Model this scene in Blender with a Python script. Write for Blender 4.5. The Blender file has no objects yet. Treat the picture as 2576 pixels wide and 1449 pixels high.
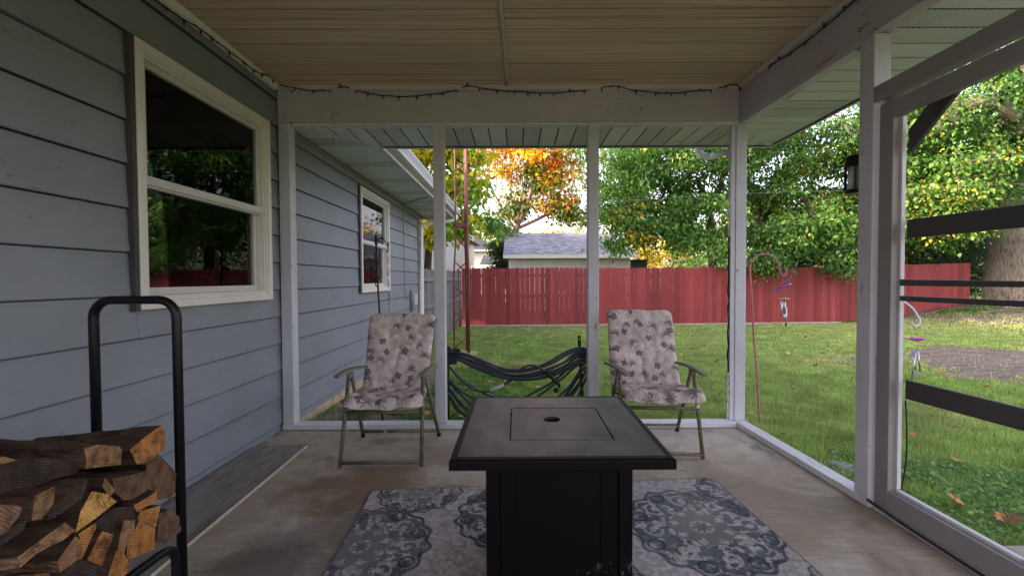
import bpy, math, random
import numpy as np
from math import sin, cos, pi, radians, sqrt
from mathutils import Vector, Matrix
random.seed(7)
rng = np.random.default_rng(11)
scene = bpy.context.scene
COL = scene.collection

# ------------------------------------------------------------------ camera
F, PITCH, ROLL, YAW, SX, SY = 1055.5, 0.0232, -0.0045, -0.0032, 16.2, 2.96   # in units of a 2576 px wide frame
CAM = Vector((0, 0, 1.17))
_f = Vector((-sin(YAW)*cos(PITCH), cos(YAW)*cos(PITCH), -sin(PITCH)))
_r = Vector((cos(YAW), sin(YAW), 0)); _u = _r.cross(_f)
RT = cos(ROLL)*_r + sin(ROLL)*_u; UP = -sin(ROLL)*_r + cos(ROLL)*_u
cd = bpy.data.cameras.new('camera'); cam = bpy.data.objects.new('camera', cd); COL.objects.link(cam)
cam.matrix_world = Matrix(((RT.x, UP.x, -_f.x, CAM.x), (RT.y, UP.y, -_f.y, CAM.y), (RT.z, UP.z, -_f.z, CAM.z), (0, 0, 0, 1)))
cd.sensor_width = 36; cd.lens = F*36/2576; cd.shift_x = -SX/2576; cd.shift_y = SY/2576
cd.clip_start = 0.02; cd.clip_end = 3000
scene.camera = cam

# ------------------------------------------------------------------ sky, sun, exposure
SUN_EL, SUN_AZ = radians(13), radians(-100)       # azimuth measured from +Y towards +X
world = bpy.data.worlds.new('World'); scene.world = world; world.use_nodes = True
wn = world.node_tree.nodes; wl = world.node_tree.links
sky = wn.new('ShaderNodeTexSky'); sky.sky_type = 'NISHITA'; sky.sun_disc = False
sky.sun_elevation = SUN_EL; sky.sun_rotation = SUN_AZ
sky.air_density = 1.0; sky.dust_density = 3.0; sky.ozone_density = 1.0
wn['Background'].inputs[1].default_value = 0.15
hs_ = wn.new('ShaderNodeHueSaturation'); hs_.inputs['Saturation'].default_value = .56; wl.new(sky.outputs[0], hs_.inputs['Color'])
wm_ = wn.new('ShaderNodeMix'); wm_.data_type = 'RGBA'; wm_.blend_type = 'MULTIPLY'; wm_.inputs[0].default_value = 1; wm_.inputs[7].default_value = (1.07, .96, 1.03, 1)
wl.new(hs_.outputs[0], wm_.inputs[6]); wl.new(wm_.outputs[2], wn['Background'].inputs[0])
sd = bpy.data.lights.new('sun', 'SUN'); sd.energy = 2.2; sd.angle = radians(0.55); sd.color = (1.0, 0.78, 0.5)
sun = bpy.data.objects.new('sun', sd); COL.objects.link(sun)
sdir = Vector((sin(SUN_AZ)*cos(SUN_EL), cos(SUN_AZ)*cos(SUN_EL), sin(SUN_EL)))
sun.rotation_euler = sdir.to_track_quat('Z', 'Y').to_euler(); sun.location = sdir*60
vs = scene.view_settings
vs.view_transform = 'Standard'; vs.look = 'None'; vs.exposure = 2.65; vs.gamma = 1.0; vs.use_curve_mapping = False
scene.cycles.max_bounces = 10; scene.cycles.diffuse_bounces = 5; scene.cycles.transparent_max_bounces = 12
scene.cycles.glossy_bounces = 4; scene.cycles.transmission_bounces = 6
scene.cycles.use_denoising = True
scene.cycles.sample_clamp_indirect = 6

# ------------------------------------------------------------------ measuring helpers: a point of the survey grid -> a point of the place
def ray(px, py):
    return (_f*F + RT*(px-1288-SX) + UP*(724.5+SY-py))
def aX(px, py, X): d = ray(px, py); return CAM + d*((X-CAM.x)/d.x)
def aY(px, py, Y): d = ray(px, py); return CAM + d*((Y-CAM.y)/d.y)
def aZ(px, py, Z): d = ray(px, py); return CAM + d*((Z-CAM.z)/d.z)

# ------------------------------------------------------------------ mesh helpers
class MB:
    def __init__(s): s.v = []; s.f = []; s.sm = []; s.uv = None
    def add(s, vs_, fs, smooth=False):
        o = len(s.v); s.v += [tuple(v) for v in vs_]
        for f in fs: s.f.append(tuple(i+o for i in f)); s.sm.append(smooth)
        return s
    def box(s, a, b):
        (x0, y0, z0), (x1, y1, z1) = a, b
        x0, x1 = min(x0, x1), max(x0, x1); y0, y1 = min(y0, y1), max(y0, y1); z0, z1 = min(z0, z1), max(z0, z1)
        return s.add([(x0,y0,z0),(x1,y0,z0),(x1,y1,z0),(x0,y1,z0),(x0,y0,z1),(x1,y0,z1),(x1,y1,z1),(x0,y1,z1)],
              [(0,3,2,1),(4,5,6,7),(0,1,5,4),(1,2,6,5),(2,3,7,6),(3,0,4,7)])
    def hexa(s, b, t):   # four bottom and four top corners
        return s.add(list(b)+list(t), [(0,3,2,1),(4,5,6,7),(0,1,5,4),(1,2,6,5),(2,3,7,6),(3,0,4,7)])
    def bar(s, p, q, w, h, up=(0,0,1)):
        p, q, up = Vector(p), Vector(q), Vector(up)
        d = (q-p).normalized(); sd_ = d.cross(up)
        if sd_.length < 1e-4: sd_ = d.cross(Vector((1,0,0)))
        sd_.normalize(); u = sd_.cross(d)
        c = [(-w/2,-h/2),(w/2,-h/2),(w/2,h/2),(-w/2,h/2)]
        return s.hexa([p+sd_*a+u*b for a, b in c], [q+sd_*a+u*b for a, b in c])
    def tube(s, pts, r, n=8, caps=True, smooth=True):
        pts = [Vector(p) for p in pts]; N = len(pts)
        rs = r if isinstance(r, (list, tuple)) else [r]*N
        o = len(s.v); prev = None
        for i, p in enumerate(pts):
            t = (pts[min(i+1, N-1)]-pts[max(i-1, 0)]); t.normalize()
            if prev is None:
                a = Vector((0,0,1)) if abs(t.z) < .9 else Vector((1,0,0))
                nrm = t.cross(a).normalized()
            else:
                nrm = prev - t*prev.dot(t)
                nrm = nrm.normalized() if nrm.length > 1e-6 else t.orthogonal().normalized()
            prev = nrm; b = t.cross(nrm)
            for k in range(n):
                a = 2*pi*k/n; s.v.append(tuple(p + (nrm*cos(a)+b*sin(a))*rs[i]))
        for i in range(N-1):
            for k in range(n):
                s.f.append((o+i*n+k, o+i*n+(k+1)%n, o+(i+1)*n+(k+1)%n, o+(i+1)*n+k)); s.sm.append(smooth)
        if caps:
            s.f.append(tuple(o+k for k in range(n))[::-1]); s.sm.append(False)
            s.f.append(tuple(o+(N-1)*n+k for k in range(n))); s.sm.append(False)
        return s
    def prism(s, poly, off, cap=True):
        n = len(poly); off = Vector(off); P = [Vector(p) for p in poly]
        o = len(s.v); s.v += [tuple(p) for p in P]+[tuple(p+off) for p in P]
        s.f.append(tuple(range(o, o+n))); s.f.append(tuple(range(o+2*n-1, o+n-1, -1))); s.sm += [False, False]
        for i in range(n): j = (i+1) % n; s.f.append((o+i, o+n+i, o+n+j, o+j)); s.sm.append(False)
        return s
    def lathe(s, c, prof, n=16, axis=(0,0,1), smooth=True):
        c = Vector(c); ax = Vector(axis).normalized(); e = ax.orthogonal().normalized(); g = ax.cross(e)
        o = len(s.v); m = len(prof)
        for r, h in prof:
            for k in range(n):
                a = 2*pi*k/n; s.v.append(tuple(c+ax*h+(e*cos(a)+g*sin(a))*max(r, 1e-5)))
        for i in range(m-1):
            for k in range(n): s.f.append((o+i*n+k, o+i*n+(k+1)%n, o+(i+1)*n+(k+1)%n, o+(i+1)*n+k)); s.sm.append(smooth)
        s.f.append(tuple(o+k for k in range(n))[::-1]); s.f.append(tuple(o+(m-1)*n+k for k in range(n))); s.sm += [False, False]
        return s
    def mesh(s, name):
        m = bpy.data.meshes.new(name); m.from_pydata(s.v, [], s.f); m.update()
        m.polygons.foreach_set('use_smooth', s.sm)
        import bmesh
        bm = bmesh.new(); bm.from_mesh(m); bmesh.ops.recalc_face_normals(bm, faces=bm.faces); bm.to_mesh(m); bm.free()
        return m

def link(name, mesh, mat, parent=None, bevel=0, **props):
    o = bpy.data.objects.new(name, mesh); COL.objects.link(o)
    if mat is not None and not (mesh.materials and mesh.materials[0]):
        mesh.materials.clear(); mesh.materials.append(mat)
    if parent is not None: o.parent = parent; o.matrix_parent_inverse = Matrix.Translation(-parent.location) if parent.rotation_euler.to_matrix().is_identity else parent.matrix_basis.inverted()
    if bevel:
        b = o.modifiers.new('bevel', 'BEVEL'); b.width = bevel; b.segments = 2; b.limit_method = 'ANGLE'; b.angle_limit = radians(40)
    for k, v in props.items(): o[k] = v
    return o
def obj(name, mb, mat, parent=None, bevel=0, **props):
    return link(name, mb.mesh(name), mat, parent, bevel, **props)
def thing(name, label, cat, loc=(0,0,0), group=None):
    o = bpy.data.objects.new(name, None); o.empty_display_size = .1; COL.objects.link(o); o.location = loc
    o['label'] = label; o['category'] = cat
    if group: o['group'] = group
    return o
def lab(label, cat, group=None):
    d = {'label': label, 'category': cat}
    if group: d['group'] = group
    return d
def big_mesh(name, co, faces_n, idx, col=None, smooth=False):
    """co Nx3, idx flat loop indices, faces_n verts per face (constant)."""
    m = bpy.data.meshes.new(name); N = len(co); L = len(idx); Pn = L//faces_n
    m.vertices.add(N); m.loops.add(L); m.polygons.add(Pn)
    m.vertices.foreach_set('co', np.asarray(co, dtype=np.float32).ravel())
    m.loops.foreach_set('vertex_index', np.asarray(idx, dtype=np.int32))
    m.polygons.foreach_set('loop_start', np.arange(0, L, faces_n, dtype=np.int32))
    m.polygons.foreach_set('loop_total', np.full(Pn, faces_n, dtype=np.int32))
    if smooth: m.polygons.foreach_set('use_smooth', np.ones(Pn, dtype=bool))
    if col is not None:
        a = m.color_attributes.new('Col', 'FLOAT_COLOR', 'POINT')
        c = np.ones((N, 4), dtype=np.float32); c[:, :3] = col; a.data.foreach_set('color', c.ravel())
    m.update(); m.validate()
    return m
def spline(pts, n=6):
    P = [Vector(p) for p in pts]; out = []
    for i in range(len(P)-1):
        p0, p1, p2, p3 = P[max(i-1,0)], P[i], P[i+1], P[min(i+2, len(P)-1)]
        for k in range(n):
            t = k/n
            out.append(.5*((2*p1)+(p2-p0)*t+(2*p0-5*p1+4*p2-p3)*t*t+(3*p1-p0-3*p2+p3)*t**3))
    out.append(P[-1]); return out

# ------------------------------------------------------------------ numpy value noise
_tab = rng.random((256, 256))
def vnoise(x, y):
    x = np.asarray(x, float); y = np.asarray(y, float)
    xi = np.floor(x).astype(int); yi = np.floor(y).astype(int); fx = x-xi; fy = y-yi
    fx = fx*fx*(3-2*fx); fy = fy*fy*(3-2*fy)
    g = lambda a, b: _tab[a % 256, b % 256]
    return (g(xi,yi)*(1-fx)+g(xi+1,yi)*fx)*(1-fy)+(g(xi,yi+1)*(1-fx)+g(xi+1,yi+1)*fx)*fy
def fbm(x, y, o=4):
    s = 0; a = .5; t = 0
    for k in range(o): s = s+a*vnoise(np.asarray(x)*2**k+k*17.3, np.asarray(y)*2**k+k*9.1); t += a; a *= .5
    return s/t

# ------------------------------------------------------------------ materials
class NT:
    def __init__(s, name):
        s.m = bpy.data.materials.new(name); s.m.use_nodes = True; s.t = s.m.node_tree
        s.t.nodes.clear(); s.out = s.n('ShaderNodeOutputMaterial')
    def n(s, typ, **kw):
        nd = s.t.nodes.new(typ)
        for k, v in kw.items(): setattr(nd, k, v)
        return nd
    def l(s, a, b): s.t.links.new(a, b)
    def put(s, inp, v):
        if hasattr(v, 'is_output'): s.l(v, inp)
        elif v is not None:
            if isinstance(v, (tuple, list)) and len(v) == 3 and inp.type == 'RGBA': v = (*v, 1)
            inp.default_value = v
    def coord(s, scale=(1,1,1), kind='Object', rot=(0,0,0)):
        c = s.n('ShaderNodeTexCoord'); mp = s.n('ShaderNodeMapping'); mp.inputs['Scale'].default_value = scale
        mp.inputs['Rotation'].default_value = rot
        s.l(c.outputs[kind], mp.inputs[0]); return mp.outputs[0]
    def noise(s, vec, scale=5, detail=4, rough=.55, dist=0):
        nd = s.n('ShaderNodeTexNoise'); s.l(vec, nd.inputs['Vector']); nd.inputs['Scale'].default_value = scale
        nd.inputs['Detail'].default_value = detail; nd.inputs['Roughness'].default_value = rough; nd.inputs['Distortion'].default_value = dist
        return nd.outputs[0]
    def ramp(s, fac, stops):
        r = s.n('ShaderNodeValToRGB'); s.l(fac, r.inputs[0]); e = r.color_ramp.elements
        while len(e) > 1: e.remove(e[-1])
        for i, (p, c) in enumerate(stops):
            el = e[0] if i == 0 else e.new(p)
            el.position = p; el.color = (c, c, c, 1) if isinstance(c, (int, float)) else (*c, 1)
        return r.outputs[0]
    def mix(s, fac, a, b, mode='MIX'):
        nd = s.n('ShaderNodeMix', data_type='RGBA', blend_type=mode)
        s.put(nd.inputs[0], fac); s.put(nd.inputs[6], a); s.put(nd.inputs[7], b); return nd.outputs[2]
    def math(s, op, a, b=None, c=None):
        nd = s.n('ShaderNodeMath', operation=op); s.put(nd.inputs[0], a)
        if b is not None: s.put(nd.inputs[1], b)
        if c is not None: s.put(nd.inputs[2], c)
        return nd.outputs[0]
    def bump(s, h, strength=.3, dist=.005, normal=None):
        b = s.n('ShaderNodeBump'); s.l(h, b.inputs['Height']); b.inputs['Strength'].default_value = strength; b.inputs['Distance'].default_value = dist
        if normal is not None: s.l(normal, b.inputs['Normal'])
        return b.outputs[0]
    def bsdf(s, color, rough=.6, metal=0, normal=None, spec=.5, **kw):
        p = s.n('ShaderNodeBsdfPrincipled'); s.put(p.inputs['Base Color'], color); s.put(p.inputs['Roughness'], rough)
        s.put(p.inputs['Metallic'], metal); p.inputs['Specular IOR Level'].default_value = spec
        if normal is not None: s.l(normal, p.inputs['Normal'])
        for k, v in kw.items(): s.put(p.inputs[k], v)
        s.l(p.outputs[0], s.out.inputs[0]); return s.m

def rnd_obj(t):
    oi = t.n('ShaderNodeObjectInfo'); return oi.outputs['Random']

def painted_wood(name, col, axis='z', specks=.5, rough=.55, dirt=(.16,.14,.12), vary=.12, wear=0.0, lap=None):
    t = NT(name)
    sc = {'x': (.12,1,1), 'y': (1,.12,1), 'z': (1,1,.12)}[axis]
    v = t.coord(sc); g = t.noise(v, 55, 5, .6); v0 = t.coord()
    big = t.noise(v0, 2.3, 4, .6)
    c = t.mix(1, col, t.ramp(big, [(.3, 1-vary), (.7, 1+vary*.4)]), 'MULTIPLY')
    c = t.mix(1, c, t.ramp(g, [(.2, .93), (.8, 1.04)]), 'MULTIPLY')
    sp = t.noise(t.coord({'x': (.4,1,1), 'y': (1,.4,1), 'z': (1,1,.4)}[axis]), 30, 2, .5)
    m1 = t.ramp(sp, [(.69, 0), (.72, 1)])
    m2 = t.ramp(t.noise(v0, 3.1, 3, .6), [(.42, 0), (.62, specks)])
    mm = t.math('MULTIPLY', m1, m2)
    c = t.mix(mm, c, dirt)
    st = t.ramp(t.noise(t.coord({'x': (1,2,2), 'y': (2,1,2), 'z': (2,2,.35)}[axis]), 2.0, 5, .7), [(.55, 0), (.8, .35)])
    c = t.mix(st, c, tuple(a*.62 for a in col[:2])+(col[2]*.55,))
    if lap:      # lap shadow painted as a dark line along each board's lower edge
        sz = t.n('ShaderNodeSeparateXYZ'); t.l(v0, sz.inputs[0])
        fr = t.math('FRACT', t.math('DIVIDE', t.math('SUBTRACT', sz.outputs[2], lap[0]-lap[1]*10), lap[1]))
        lap_sh = t.ramp(t.math('ADD', fr, t.math('MULTIPLY', t.math('SUBTRACT', g, .5), .006)), [(0, .93), (.014, .88), (.022, .12), (.06, 0)])
        c = t.mix(lap_sh, c, (.035, .036, .042))
    if wear:
        w = t.ramp(t.noise(v, 14, 6, .75), [(.62, 0), (.66, wear)]); c = t.mix(w, c, (.30, .27, .24))
    return t.bsdf(c, rough, normal=t.bump(t.math('ADD', g, t.math('MULTIPLY', m1, -1.5)), .35, .0025))

def simple(name, col, rough=.6, metal=0, noise=.15, scale=8, bump=.1, bd=.002, spec=.5):
    t = NT(name); v = t.coord(); n = t.noise(v, scale, 5, .6)
    c = t.mix(1, col, t.ramp(n, [(.25, 1-noise), (.75, 1+noise)]), 'MULTIPLY')
    return t.bsdf(c, rough, metal, t.bump(n, bump, bd), spec)

M = {}
WPAINT = (.53, .525, .565)
M['post'] = painted_wood('painted_post_wood', WPAINT, 'z', .9)
M['beamx'] = painted_wood('painted_beam_wood', (.47,.43,.44), 'x', .95)
M['beamy'] = painted_wood('painted_side_beam_wood', (.47,.44,.45), 'y', .95)
M['sillx'] = painted_wood('weathered_white_sill', (.60,.60,.62), 'x', .9, wear=.5)
M['silly'] = painted_wood('weathered_white_side_sill', (.58,.57,.58), 'y', .9, wear=.7)
M['trimwood'] = painted_wood('pale_trim_wood', (.50,.44,.38), 'x', .6)
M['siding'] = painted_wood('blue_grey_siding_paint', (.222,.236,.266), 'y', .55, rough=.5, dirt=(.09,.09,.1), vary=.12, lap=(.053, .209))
M['wintrim'] = painted_wood('white_window_trim', (.70,.66,.60), 'z', .4, rough=.4, vary=.06)
M['vinyl'] = simple('white_vinyl_sash', (.55,.52,.49), .4, noise=.05)
M['doorpaint'] = painted_wood('grimy_white_door_paint', (.25,.23,.22), 'z', 1.0, wear=.35)
M['doorrail'] = painted_wood('grimy_white_door_rail_paint', (.27,.26,.26), 'y', 1.0, wear=.45)
M['darkboard'] = painted_wood('charcoal_stained_board', (.058,.053,.056), 'y', .3, rough=.5, dirt=(.12,.11,.1), vary=.3)
M['black'] = simple('black_coated_steel', (.005,.005,.007), .38, 0, .3, 30, .1, .001, .3)
M['iron'] = simple('black_wrought_iron', (.018,.017,.016), .5, .2, .3, 40, .3, .001)
M['darkin'] = simple('dark_interior_wall', (.16,.13,.10), .8)
M['rubber'] = simple('black_rubber_hose', (.022,.026,.032), .38, 0, .35, 14, .15, .001)
M['galv'] = simple('brushed_aluminium', (.62,.64,.68), .3, .9, .1, 30)
M['roofboard'] = simple('roof_deck', (.12,.11,.10), .9)
M['white_metal'] = simple('white_enamelled_gutter', (.66,.66,.68), .35, 0, .05, 6)
M['cream'] = simple('cream_paint', (.55,.52,.47), .6)

def mk_soffit(name, vent, axis):
    t = NT(name); v = t.coord()
    col = (.64,.69,.66)
    n = t.noise(v, 3, 4, .6); c = t.mix(1, col, t.ramp(n, [(.3, .86), (.7, 1.05)]), 'MULTIPLY')
    dd = t.ramp(t.noise(t.coord((1,1,1)), 7, 5, .7), [(.6, 0), (.78, .35)]); c = t.mix(dd, c, (.22,.21,.17))
    nrm = None
    if vent:
        br = t.n('ShaderNodeTexVoronoi'); br.inputs['Scale'].default_value = 78; br.inputs['Randomness'].default_value = 0.0
        t.l(t.coord((1,1,.0), rot=(0,0,.5)), br.inputs['Vector'])
        h = t.ramp(br.outputs['Distance'], [(.24, 1), (.34, 0)])
        c = t.mix(h, c, (.10,.115,.105))
    return t.bsdf(c, .45, normal=t.bump(n, .1, .002))
M['soffit'] = mk_soffit('sage_white_aluminium_soffit', False, 'y')
M['soffitv'] = mk_soffit('perforated_sage_white_soffit', True, 'y')

def mk_ceiling():
    t = NT('wood_grain_ceiling_panel')
    r = rnd_obj(t)
    v = t.coord((.15, 1, 1)); vv = t.n('ShaderNodeVectorMath', operation='ADD'); t.l(v, vv.inputs[0])
    cb = t.n('ShaderNodeCombineXYZ'); t.l(t.math('MULTIPLY', r, 37.0), cb.inputs[0]); t.l(t.math('MULTIPLY', r, 11.0), cb.inputs[1]); t.l(cb.outputs[0], vv.inputs[1])
    vec = vv.outputs[0]
    w = t.n('ShaderNodeTexWave', wave_type='BANDS', bands_direction='Y'); t.l(vec, w.inputs[0]); w.inputs['Scale'].default_value = 6.5
    w.inputs['Distortion'].default_value = 15; w.inputs['Detail'].default_value = 2.0; w.inputs['Detail Scale'].default_value = .45; w.inputs['Detail Roughness'].default_value = .55
    fine = t.noise(t.coord((.05, 1, 1)), 70, 4, .6)
    c = t.ramp(w.outputs[0], [(0, (.45,.335,.205)), (.10, (.535,.415,.275)), (.7, (.565,.445,.30)), (1, (.57,.45,.305))])
    c = t.mix(1, c, t.ramp(fine, [(.25, .94), (.75, 1.03)]), 'MULTIPLY')
    c = t.mix(1, c, t.ramp(t.noise(t.coord((.5,2,1)), 1.6, 3), [(.3, .86), (.7, 1.08)]), 'MULTIPLY')
    c = t.mix(1, c, t.ramp(r, [(0, .92), (1, 1.06)]), 'MULTIPLY')
    return t.bsdf(c, .5, normal=t.bump(fine, .15, .001))
M['ceiling'] = mk_ceiling()

def mk_concrete():
    t = NT('stained_porch_concrete'); v = t.coord()
    a = t.noise(v, 1.6, 8, .62, .6); b = t.noise(v, 9, 6, .7); g = t.noise(v, 160, 3, .6)
    c = t.ramp(a, [(.32, (.18,.135,.095)), (.43, (.32,.255,.185)), (.55, (.42,.36,.285)), (.72, (.50,.445,.375))])
    tan = t.ramp(t.noise(t.coord((1,1.3,1), rot=(0,0,.3)), 1.05, 5, .6), [(.48, 0), (.68, .75)])
    c = t.mix(tan, c, (.30,.235,.165))
    c = t.mix(1, c, t.ramp(b, [(.25, .80), (.7, 1.08)]), 'MULTIPLY')
    blk = t.ramp(t.noise(t.coord((1.4,1,1)), 2.4, 7, .72), [(.54, 0), (.66, .85)])
    blk2 = t.ramp(t.noise(v, .8, 2, .5), [(.42, 0), (.56, 1)])
    c = t.mix(t.math('MULTIPLY', blk, blk2), c, (.06,.055,.05))
    sp_ = t.n('ShaderNodeSeparateXYZ'); t.l(t.n('ShaderNodeTexCoord').outputs['Object'], sp_.inputs[0])
    def blot(cx, cy, rx, ry, col_, amt, nz):
        nonlocal c
        dx = t.math('DIVIDE', t.math('SUBTRACT', sp_.outputs[0], cx), rx); dy = t.math('DIVIDE', t.math('SUBTRACT', sp_.outputs[1], cy), ry)
        q = t.math('ADD', t.math('MULTIPLY', dx, dx), t.math('MULTIPLY', dy, dy))
        q = t.math('ADD', q, t.math('MULTIPLY', t.math('SUBTRACT', t.noise(v, nz, 7, .72), .5), 3.2))
        c = t.mix(t.ramp(q, [(.25, amt), (.9, 0)]), c, col_)
    blot(-.85, 2.30, .50, .33, (.23,.145,.085), .95, 3.2)
    blot(-.35, 2.75, .45, .18, (.25,.175,.115), .8, 4)
    blot(-1.05, 1.68, .30, .22, (.06,.05,.045), .62, 5)
    blot(-.75, 1.9, .55, .4, (.13,.10,.08), .6, 4)
    blot(1.25, 2.1, .35, .45, (.28,.205,.135), .7, 3.5)
    blot(1.1, 1.35, .6, .30, (.29,.215,.145), .75, 3)
    # broom marks and scratches
    sw = t.noise(t.coord((.25, 3.2, 1), rot=(0,0,-.5)), 26, 4, .6)
    c = t.mix(1, c, t.ramp(sw, [(.3, .76), (.7, 1.10)]), 'MULTIPLY')
    c = t.mix(1, c, t.ramp(g, [(.3, .93), (.7, 1.05)]), 'MULTIPLY')
    dk = t.ramp(t.noise(v, 46, 2, .5), [(.735, 0), (.76, .8)]); c = t.mix(dk, c, (.05,.04,.035))
    vo = t.n('ShaderNodeTexVoronoi', feature='DISTANCE_TO_EDGE'); t.l(t.coord((.8,.45,1), rot=(0,0,.35)), vo.inputs['Vector']); vo.inputs['Scale'].default_value = .75
    wv = t.n('ShaderNodeVectorMath', operation='ADD')
    cr = t.math('ADD', vo.outputs[0], t.math('MULTIPLY', t.math('SUBTRACT', b, .5), .035))
    ck = t.ramp(cr, [(0, .6), (.004, 0)]); c = t.mix(ck, c, (.06,.055,.05))
    return t.bsdf(c, t.ramp(a, [(.3, .5), (.7, .75)]), normal=t.bump(t.math('ADD', b, t.math('MULTIPLY', g, .4)), .25, .003))
M['concrete'] = mk_concrete()
M['foundation'] = simple('stained_concrete_foundation', (.42,.30,.19), .85, noise=.35, scale=7, bump=.5, bd=.01)

def mk_ply():
    t = NT('weathered_plywood'); v = t.coord((1,.09,1)); g = t.noise(v, 48, 6, .7); b = t.noise(t.coord((1,.35,1)), 6, 5, .7)
    c = t.ramp(g, [(.3, (.10,.085,.075)), (.5, (.21,.185,.17)), (.75, (.32,.29,.265))])
    c = t.mix(t.ramp(b, [(.45, 0), (.7, .8)]), c, (.07,.06,.055))
    return t.bsdf(c, .75, normal=t.bump(g, .5, .002))
M['ply'] = mk_ply()
M['plyedge'] = simple('pale_plywood_edge', (.42,.36,.29), .8, noise=.3, scale=30)

def mk_attr(name, rough=.6, trans=0., bumpscale=None, bumps=.3, bd=.002, spec=.3, ns=0, sheen=0):
    t = NT(name); a = t.n('ShaderNodeAttribute'); a.attribute_name = 'Col'; c = a.outputs['Color']
    nrm = None
    if bumpscale:
        n = t.noise(t.coord(), bumpscale, 4, .7); nrm = t.bump(n, bumps, bd)
        c = t.mix(1, c, t.ramp(n, [(.25, 1-ns), (.75, 1+ns)]), 'MULTIPLY')
    if not trans: return t.bsdf(c, rough, normal=nrm, spec=spec)
    p = t.n('ShaderNodeBsdfPrincipled'); t.l(c, p.inputs['Base Color']); p.inputs['Roughness'].default_value = rough; p.inputs['Specular IOR Level'].default_value = spec
    tr = t.n('ShaderNodeBsdfTranslucent'); hs = t.n('ShaderNodeHueSaturation'); t.l(c, hs.inputs['Color']); hs.inputs['Saturation'].default_value = 1.15; hs.inputs['Value'].default_value = 1.3
    t.l(hs.outputs[0], tr.inputs[0])
    mx = t.n('ShaderNodeMixShader'); mx.inputs[0].default_value = trans; t.l(p.outputs[0], mx.inputs[1]); t.l(tr.outputs[0], mx.inputs[2])
    t.l(mx.outputs[0], t.out.inputs[0]); return t.m
M['leaf'] = mk_attr('tree_leaf', .55, .45, spec=.3)
M['grass'] = mk_attr('grass_blade', .5, .35, spec=.3)
M['litter'] = mk_attr('dry_leaf', .7, .2)
M['fabric'] = mk_attr('printed_cushion_fabric', .85, 0, 160, .35, .0015, .15, .12)
M['rug'] = mk_attr('woven_rug_pile', .95, 0, 260, .9, .004, .05, .28)

def mk_bark(name, c0, c1, sc=(6,6,.9), s=5, bd=.03):
    t = NT(name); v = t.coord(sc); n = t.noise(v, s, 6, .65, .4); b = t.noise(t.coord(), 2, 3)
    c = t.ramp(n, [(.3, c0), (.65, c1)]); c = t.mix(1, c, t.ramp(b, [(.3, .8), (.7, 1.15)]), 'MULTIPLY')
    return t.bsdf(c, .9, normal=t.bump(n, .9, bd), spec=.2)
M['bark'] = mk_bark('grey_ridged_bark', (.05,.04,.032), (.27,.235,.19))
M['barkd'] = mk_bark('dark_branch_bark', (.035,.026,.02), (.14,.105,.08))
M['barkl'] = mk_bark('light_brown_branch_bark', (.09,.06,.045), (.30,.21,.15))

def mk_fence(name, c0, c1, fade):
    t = NT(name); r = rnd_obj(t); g = t.noise(t.coord((1,1,.07)), 34, 6, .7); b = t.noise(t.coord((1,1,.6)), 2.2, 5, .65)
    c = t.ramp(g, [(.28, c0), (.6, c1)])
    c = t.mix(1, c, t.ramp(r, [(0, .68), (1, 1.18)]), 'MULTIPLY')
    c = t.mix(t.ramp(b, [(.52, 0), (.8, .45)]), c, fade)
    mk = t.ramp(t.noise(t.coord((1.2,1,.3)), 13, 3, .6), [(.72, 0), (.75, .6)]); c = t.mix(mk, c, (.55,.42,.36))
    return t.bsdf(c, .7, normal=t.bump(g, .5, .006), spec=.25)
M['redfence'] = mk_fence('faded_red_fence_stain', (.215,.034,.034), (.31,.058,.056), (.16,.034,.036))
M['greyfence'] = mk_fence('silvered_fence_wood', (.085,.075,.072), (.23,.21,.205), (.12,.10,.09))
M['edging'] = painted_wood('silvered_edging_timber', (.40,.36,.31), 'x', .6, wear=.4)

def mk_khaki():
    t = NT('khaki_enamel_with_rust'); v = t.coord(); n = t.noise(v, 22, 5, .7)
    c = t.mix(1, (.125,.108,.066), t.ramp(t.noise(v, 9, 3), [(.3, .8), (.7, 1.15)]), 'MULTIPLY')
    c = t.mix(t.ramp(n, [(.57, 0), (.63, .95)]), c, (.065,.035,.018))
    c = t.mix(t.ramp(t.noise(t.coord((1,1,.5)), 15, 2), [(.69, 0), (.71, .8)]), c, (.62,.60,.58))
    return t.bsdf(c, .5, 0.1, t.bump(n, .4, .001))
M['khaki'] = mk_khaki()
M['rust'] = painted_wood('oxide_red_tower_steel', (.19,.055,.042), 'z', .6, rough=.6, dirt=(.32,.3,.3), vary=.25)
M['armplastic'] = simple('khaki_armrest_plastic', (.15,.135,.095), .5, 0, .15, 20)

def mk_table():
    t = NT('scuffed_dark_bronze_metal'); v = t.coord(); b = t.noise(t.coord((1,.5,1), rot=(0,0,.4)), 3.4, 8, .72, .9); f = t.noise(t.coord((.15,1,1)), 190, 3, .6)
    c = t.ramp(b, [(.32, (.012,.009,.010)), (.5, (.028,.022,.023)), (.68, (.085,.072,.070))])
    sc = t.ramp(t.noise(t.coord((2.5,1,1), rot=(0,0,.9)), 8, 6, .75), [(.60, 0), (.75, .5)]); c = t.mix(sc, c, (.10,.09,.088))
    wet = t.ramp(t.noise(v, 3.4, 4, .6, .5), [(.66, 0), (.68, .8)]); c = t.mix(wet, c, (.010,.010,.012))
    rg = t.ramp(t.noise(t.coord((1,.6,1), rot=(0,0,.7)), 4.5, 8, .75, 1.2), [(.36, .36), (.5, .43), (.64, .49)])
    return t.bsdf(c, rg, 0.0, t.bump(f, .08, .0006), .5)
M['tabletop'] = mk_table()
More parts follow.
